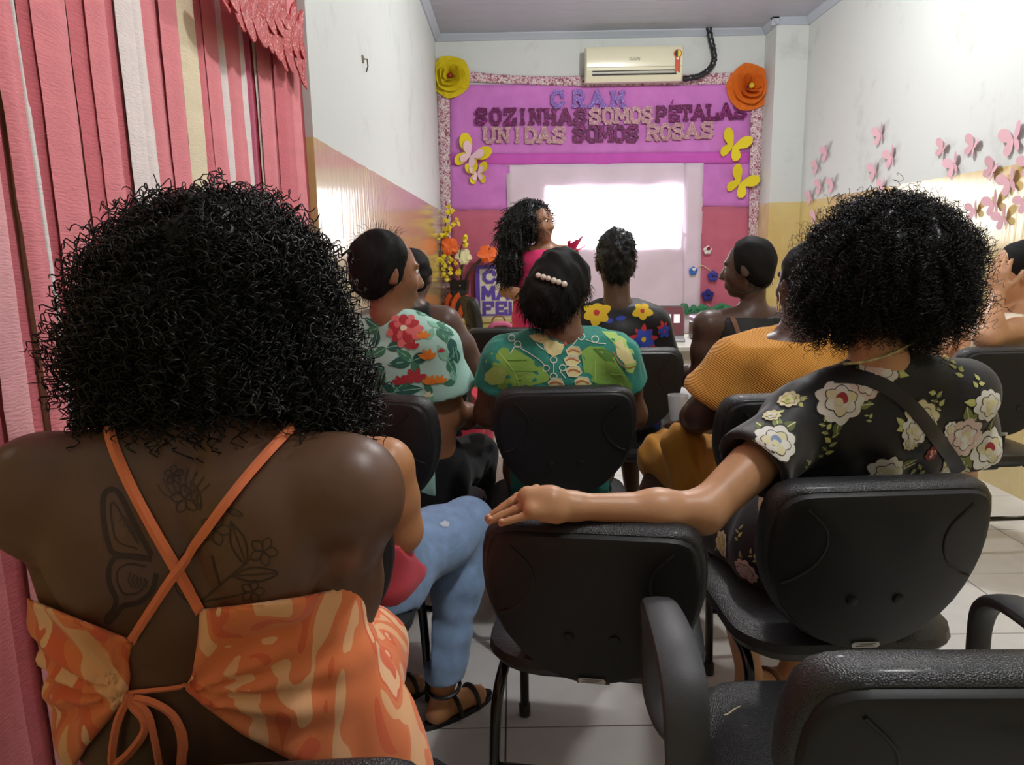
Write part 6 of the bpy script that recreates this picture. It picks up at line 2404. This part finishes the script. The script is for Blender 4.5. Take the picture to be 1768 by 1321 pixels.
def rib_mat():
    m = M('mustard_rib', srgb(214, 150, 62), .8, .2, sheen=.2)
    nt = m.node_tree
    b = nt.nodes['Principled BSDF']
    tc = nt.nodes.new('ShaderNodeTexCoord')
    v = nt.nodes.new('ShaderNodeTexVoronoi')
    v.distance = 'CHEBYCHEV'
    v.inputs['Scale'].default_value = 15
    mp = nt.nodes.new('ShaderNodeMapping')
    mp.inputs['Rotation'].default_value = (0, .75, 0)
    mp.inputs['Scale'].default_value = (1, .2, 1.3)
    nt.links.new(tc.outputs['Object'], mp.inputs[0])
    nt.links.new(mp.outputs[0], v.inputs['Vector'])
    sc_ = nt.nodes.new('ShaderNodeSeparateColor')
    nt.links.new(v.outputs['Color'], sc_.inputs[0])
    gt = nt.nodes.new('ShaderNodeMath')
    gt.operation = 'GREATER_THAN'
    nt.links.new(sc_.outputs[0], gt.inputs[0])
    gt.inputs[1].default_value = .5
    sx = nt.nodes.new('ShaderNodeSeparateXYZ')
    nt.links.new(mp.outputs[0], sx.inputs[0])
    mx = nt.nodes.new('ShaderNodeMix')
    nt.links.new(gt.outputs[0], mx.inputs['Factor'])
    nt.links.new(sx.outputs['X'], mx.inputs['A'])
    nt.links.new(sx.outputs['Z'], mx.inputs['B'])
    ml = nt.nodes.new('ShaderNodeMath')
    ml.operation = 'MULTIPLY'
    nt.links.new(mx.outputs['Result'], ml.inputs[0])
    ml.inputs[1].default_value = 900
    sn = nt.nodes.new('ShaderNodeMath')
    sn.operation = 'SINE'
    nt.links.new(ml.outputs[0], sn.inputs[0])
    mr = nt.nodes.new('ShaderNodeMapRange')
    nt.links.new(sn.outputs[0], mr.inputs[0])
    mr.inputs[1].default_value = -1
    cr = nt.nodes.new('ShaderNodeValToRGB')
    cr.color_ramp.elements[0].color = (*srgb(186, 120, 42), 1)
    cr.color_ramp.elements[1].color = (*srgb(228, 168, 80), 1)
    nt.links.new(mr.outputs[0], cr.inputs[0])
    nt.links.new(cr.outputs[0], b.inputs['Base Color'])
    bp = nt.nodes.new('ShaderNodeBump')
    bp.inputs['Strength'].default_value = .5
    bp.inputs['Distance'].default_value = .002
    nt.links.new(mr.outputs[0], bp.inputs['Height'])
    nt.links.new(bp.outputs[0], b.inputs['Normal'])
    return m


MUS = rib_mat()
sL, sR = SL * .4 + eL * .6, SR * .5 + eR * .5
dL, dR = nrm(eL - SL), nrm(eR - SR)
g = torso(pel, neck, SL, SR, f9, .215, .2, .195, .13) + [Cap(SL, sL, .068, .098, .04), Cap(SR, sR, .066, .08, .04), Cap(SL, SL * .5 + neck * .5, .06, .056, .04), Cap(SR, SR * .5 + neck * .5, .06, .056, .04)]
gv, gq = blob(g, .008, infl=.004, subs=[Cap(SL * .4 + sL * .6, sL + dL * .09, .06, .096, .01)], disp=lambda P: waves(101, .003, 30)(P) + .006 * np.sin(110 * P[:, 0]) * np.exp(-((P - sL) ** 2).sum(1) / .006),
              clips=[plane(neck + V3((0, 0, .010)), (0, -.5, 1)), sleeve_clip(SL, sL + dL * .03, dL, -1), sleeve_clip(SR, sR, dR, 1), lambda P: .5 - P[:, 2]])
put_mesh('shirt', (gv, gq), MUS, p9)
g = [ECap(pel - V3((0, 0, .07)), pel + V3((0, 0, .06)), (.215, .16), (.205, .14), (1, 0, 0), .05)]
for h, k, a in LG:
    g += [Cap(h, k, .125, .105, .05)]
g += [Cap(W(1180, 765, 2.45), W(1190, 830, 2.42), .075, .065, .05)]
put_mesh('skirt', blob(g, .010, disp=lambda P: waves(102, .004, 25)(P) + .005 * np.sin(90 * P[:, 0] + 25 * P[:, 2]), clips=[seat_cut(c7)]), cloth('mustard', (196, 136, 48), .8), p9)
hv, hq = blob([Ell(hc9 + V3((.01, -.015, .028)), (.092, .104, .104), .03)], .007, disp=waves(103, .002, 60), clips=[plane(hc9 + nrm(fh9) * .045, fh9)])
put_mesh('hair', (hv, hq), HAIR_B, p9)
er = MB()
ec = hc9 + V3((-.085, .0, -.06))
er.tube([ec + V3((.003 * math.sin(t), .02 * math.sin(t), .03 * math.cos(t))) for t in np.linspace(0, 6.28, 16)], .0022, 5)
er.build('earring', M('silver', (.8, .78, .74), .2, metal=1.), p9, True)
cup = MB()
cc = W(1170, 705, 2.6)
cup.lathe(cc, [(.026, -.045), (.028, -.044), (.038, .05), (.035, .05), (.026, -.038)], 18)
cu_ = M('clear_cup', (.82, .84, .86), .12, .5)
cu_.node_tree.nodes['Principled BSDF'].inputs['Transmission Weight'].default_value = .6
tag(cup.build('plastic_cup', cu_, None, True), 'clear plastic cup held by the woman in the mustard shirt', 'cup')

# ------------------------------------------------------------------ P5 presenter
SK5 = skin('five', (150, 108, 82))
p5 = person('standing woman with long black curls in a pink dress with a ruffled shoulder', (.2, 4.8, 0))
f5 = V3((.35, -1, 0))
SL, SR = W(984, 440, 4.72), W(890, 445, 4.80)        # her left is on the picture's right
neck = W(944, 428, 4.75)
nk5 = V3((neck[0], 4.76, 0))
pel = V3((neck[0] - .03, 4.77, .92))
B5 = torso(pel, neck, SL, SR, f5, .17, .135, .15, .1) + [Cap(neck, W(934, 405, 4.75), .048, .048, .03)]
hc5, fh5 = W(930, 384, 4.74), V3((.8, -.6, -.05))
B5 += head(hc5, fh5)
eL, wL = V3((.46, 4.72, 1.04)), V3((.36, 4.5, 1.0))
eR, wR = V3((-.05, 4.75, 1.05)), V3((.13, 4.52, 1.0))
B5 += limb(SL, eL, wL, (.045, .038, .025)) + limb(SR, eR, wR, (.045, .038, .025)) + hand(wL, (-.7, -.6, .1), (0, 0, -1), 1) + hand(wR, (.7, -.6, .1), (0, 0, -1), -1)
for s_ in (-1, 1):
    h, k, a = pel + V3((s_ * .08, 0, -.04)), pel + V3((s_ * .085, -.01, -.44)), V3((pel[0] + s_ * .09, 4.77, .085))
    B5 += leg(h, k, a, (.08, .055, .035)) + foot(a, f5)
    shoe('sandal', a, f5, M('black_sandal', (.014, .014, .015)), p5)
put_mesh('body', blob(B5, .010), SK5, p5)
eyes(hc5, fh5, p5)
PINKD = cloth('hot_pink', (206, 48, 104), .7)
g = torso(pel, neck, SL, SR, f5, .185, .15, .165, .115) + [ECap(pel + V3((0, 0, -.45)), pel, (.22, .17), (.19, .14), (1, 0, 0), .05)]
put_mesh('dress', blob(g, .010, infl=.004, disp=waves(111, .004, 25), clips=[plane(neck + V3((0, 0, -.03)), (0, .3, 1)), plane(SR + V3((.0, 0, 0)), (-1, 0, .3)), plane(SL + V3((.01, 0, 0)), (1, 0, .3))]), PINKD, p5)
rf = MB()
for k in range(2):
    ring0, ring1 = [], []
    for i in range(21):
        t = -1.9 + 3.4 * i / 20
        wv = .012 * math.sin(i * 1.9 + k)
        o0 = V3((.035 * math.cos(t), .05 * math.sin(t), .03 - .01 * k))
        o1 = V3(((.085 + .02 * k) * math.cos(t) + wv, (.1) * math.sin(t), .10 - .06 * k + wv + .02 * math.cos(2 * t)))
        ring0.append(SL + o0)
        ring1.append(SL + o1)
    n_ = len(ring0)
    rf.add(ring0 + ring1, [(i, i + 1, n_ + i + 1, n_ + i) for i in range(n_ - 1)])
rf.build('ruffle', PINKD, p5, True)
Hh = [Ell(hc5 - nrm(fh5) * .03 + V3((0, 0, .035)), (.09, .098, .098), .03, *axes(fh5)), Ell(W(885, 410, 4.74), (.085, .08, .13), .04), Ell(W(880, 455, 4.72), (.082, .07, .10), .04), Ell(W(905, 380, 4.76), (.1, .1, .12), .04)]
hv, hq = blob(Hh, .010, disp=lambda P: waves(112, .008, 50, 6)(P), clips=[plane(hc5 + nrm(fh5) * .05, fh5)])
hn = vnormals(hv, hq)
put_mesh('hair', join([(hv, hq), strand_hair(hv, 1500, 16, .075, .006, .02, .0024, 1.0, .25, nn=hn)]), HAIR, p5)

# ------------------------------------------------------------------ P11 woman by the right wall
SK11 = skin('eleven', (202, 152, 114))
p11 = person('woman in a cream top by the right wall leaning her elbow on a chair back', (2.05, 3.05, 0))
f11 = V3((-.75, .65, 0))
SL, SR = W(1700, 566, 3.12), W(1800, 560, 2.92)
neck = W(1768, 528, 3.05)
pel = V3((1.98, 3.12, .54))
B11 = torso(pel, neck, SL, SR, f11, .18, .15, .155, .105) + [Cap(neck, W(1762, 500, 3.05), .05, .05, .03)]
hc11, fh11 = W(1756, 470, 3.05), V3((-.9, .35, -.15))
B11 += head(hc11, fh11)
eR, wR = W(1704, 584, 2.80), W(1722, 508, 2.90)
eL, wL = V3((1.80, 3.28, .80)), W(1655, 578, 3.2)
B11 += limb(SR, eR, wR, (.05, .042, .027)) + limb(SL, eL, wL, (.048, .04, .026)) + hand(wR, nrm(V3((.05, .1, 1))), (.6, .6, 0), 1, .35) + hand(wL, (-.6, -.3, -.2), (0, .3, -1), -1, .9)
LG = sit_legs(pel, (-.6, .8, 0), .09, .38)
for h, k, a in LG:
    B11 += leg(h, k, a) + foot(a, f11)
    shoe('sandal', a, f11, M('black_sandal', (.014, .014, .015)), p11)
put_mesh('body', blob(B11, .009, clips=[seat_cut(c8)]), SK11, p11)
eyes(hc11, fh11, p11)
g = torso(pel, neck, SL, SR, f11, .195, .168, .165, .118)
put_mesh('top', blob(g, .009, infl=.004, disp=waves(121, .003, 30), clips=[plane(neck + V3((0, 0, -.025)), (0, 0, 1)), plane(SR * .94 + SL * .06, nrm(SR - SL)), plane(SL * .95 + SR * .05, nrm(SL - SR)), lambda P: .5 - P[:, 2]]), cloth('cream_top', (226, 214, 194)), p11)
g = [ECap(pel - V3((0, 0, .06)), pel + V3((0, 0, .04)), (.195, .15), (.185, .14), axes(f11)[0], .05)]
for h, k, a in LG:
    g += [Cap(h, k, .1, .085, .05), Cap(k, a + V3((0, 0, .1)), .08, .06, .04)]
put_mesh('trousers', blob(g, .012, disp=waves(122, .004, 25), clips=[seat_cut(c8)]), cloth('pale_denim', (176, 188, 204)), p11)
hv, hq = blob([Ell(hc11 - nrm(fh11) * .025 + V3((0, 0, .03)), (.090, .102, .102), .03, *axes(fh11)), Ell(hc11 - nrm(fh11) * .10, (.045, .045, .05), .03)], .007, disp=waves(123, .0025, 60), clips=[plane(hc11 + nrm(fh11) * .04, fh11)])
put_mesh('hair', (hv, hq), HAIR_B, p11)

# handbag on the sideways chair
hbx = V3((-.13, 6.16, .48))
hb = empty('handbag', hbx, .3, 'brown handbag with a pink scarf on the sideways chair', 'bag')
m = MB()
m.loft([rr_ring(a, b, z, .03) for a, b, z in ((.10, .05, .0), (.12, .06, .03), (.115, .055, .14), (.09, .03, .19), (.07, .015, .2))])
m.build('bag_body', M('taupe_leather', srgb(120, 98, 82), .45), hb, True)
MB().tube(catmull([(-.06, 0, .19), (-.05, 0, .26), (0, 0, .285), (.05, 0, .26), (.06, 0, .19)], 5), .007, 6).build('handle', M('brown_leather', srgb(128, 86, 62)), hb, True)
MB().box((-.012, -.066, .09), (.012, -.05, .12), .002).build('clasp', M('brass', srgb(220, 200, 140), .3, metal=.8), hb)
sf = MB()
sf.tube(catmull([(-.1, .0, .15), (-.06, -.03, .21), (.0, -.04, .22), (.07, -.03, .21), (.11, .0, .16)], 5), .022, 8)
sf.build('scarf', M('pink_scarf', srgb(214, 110, 150), .8), hb, True)
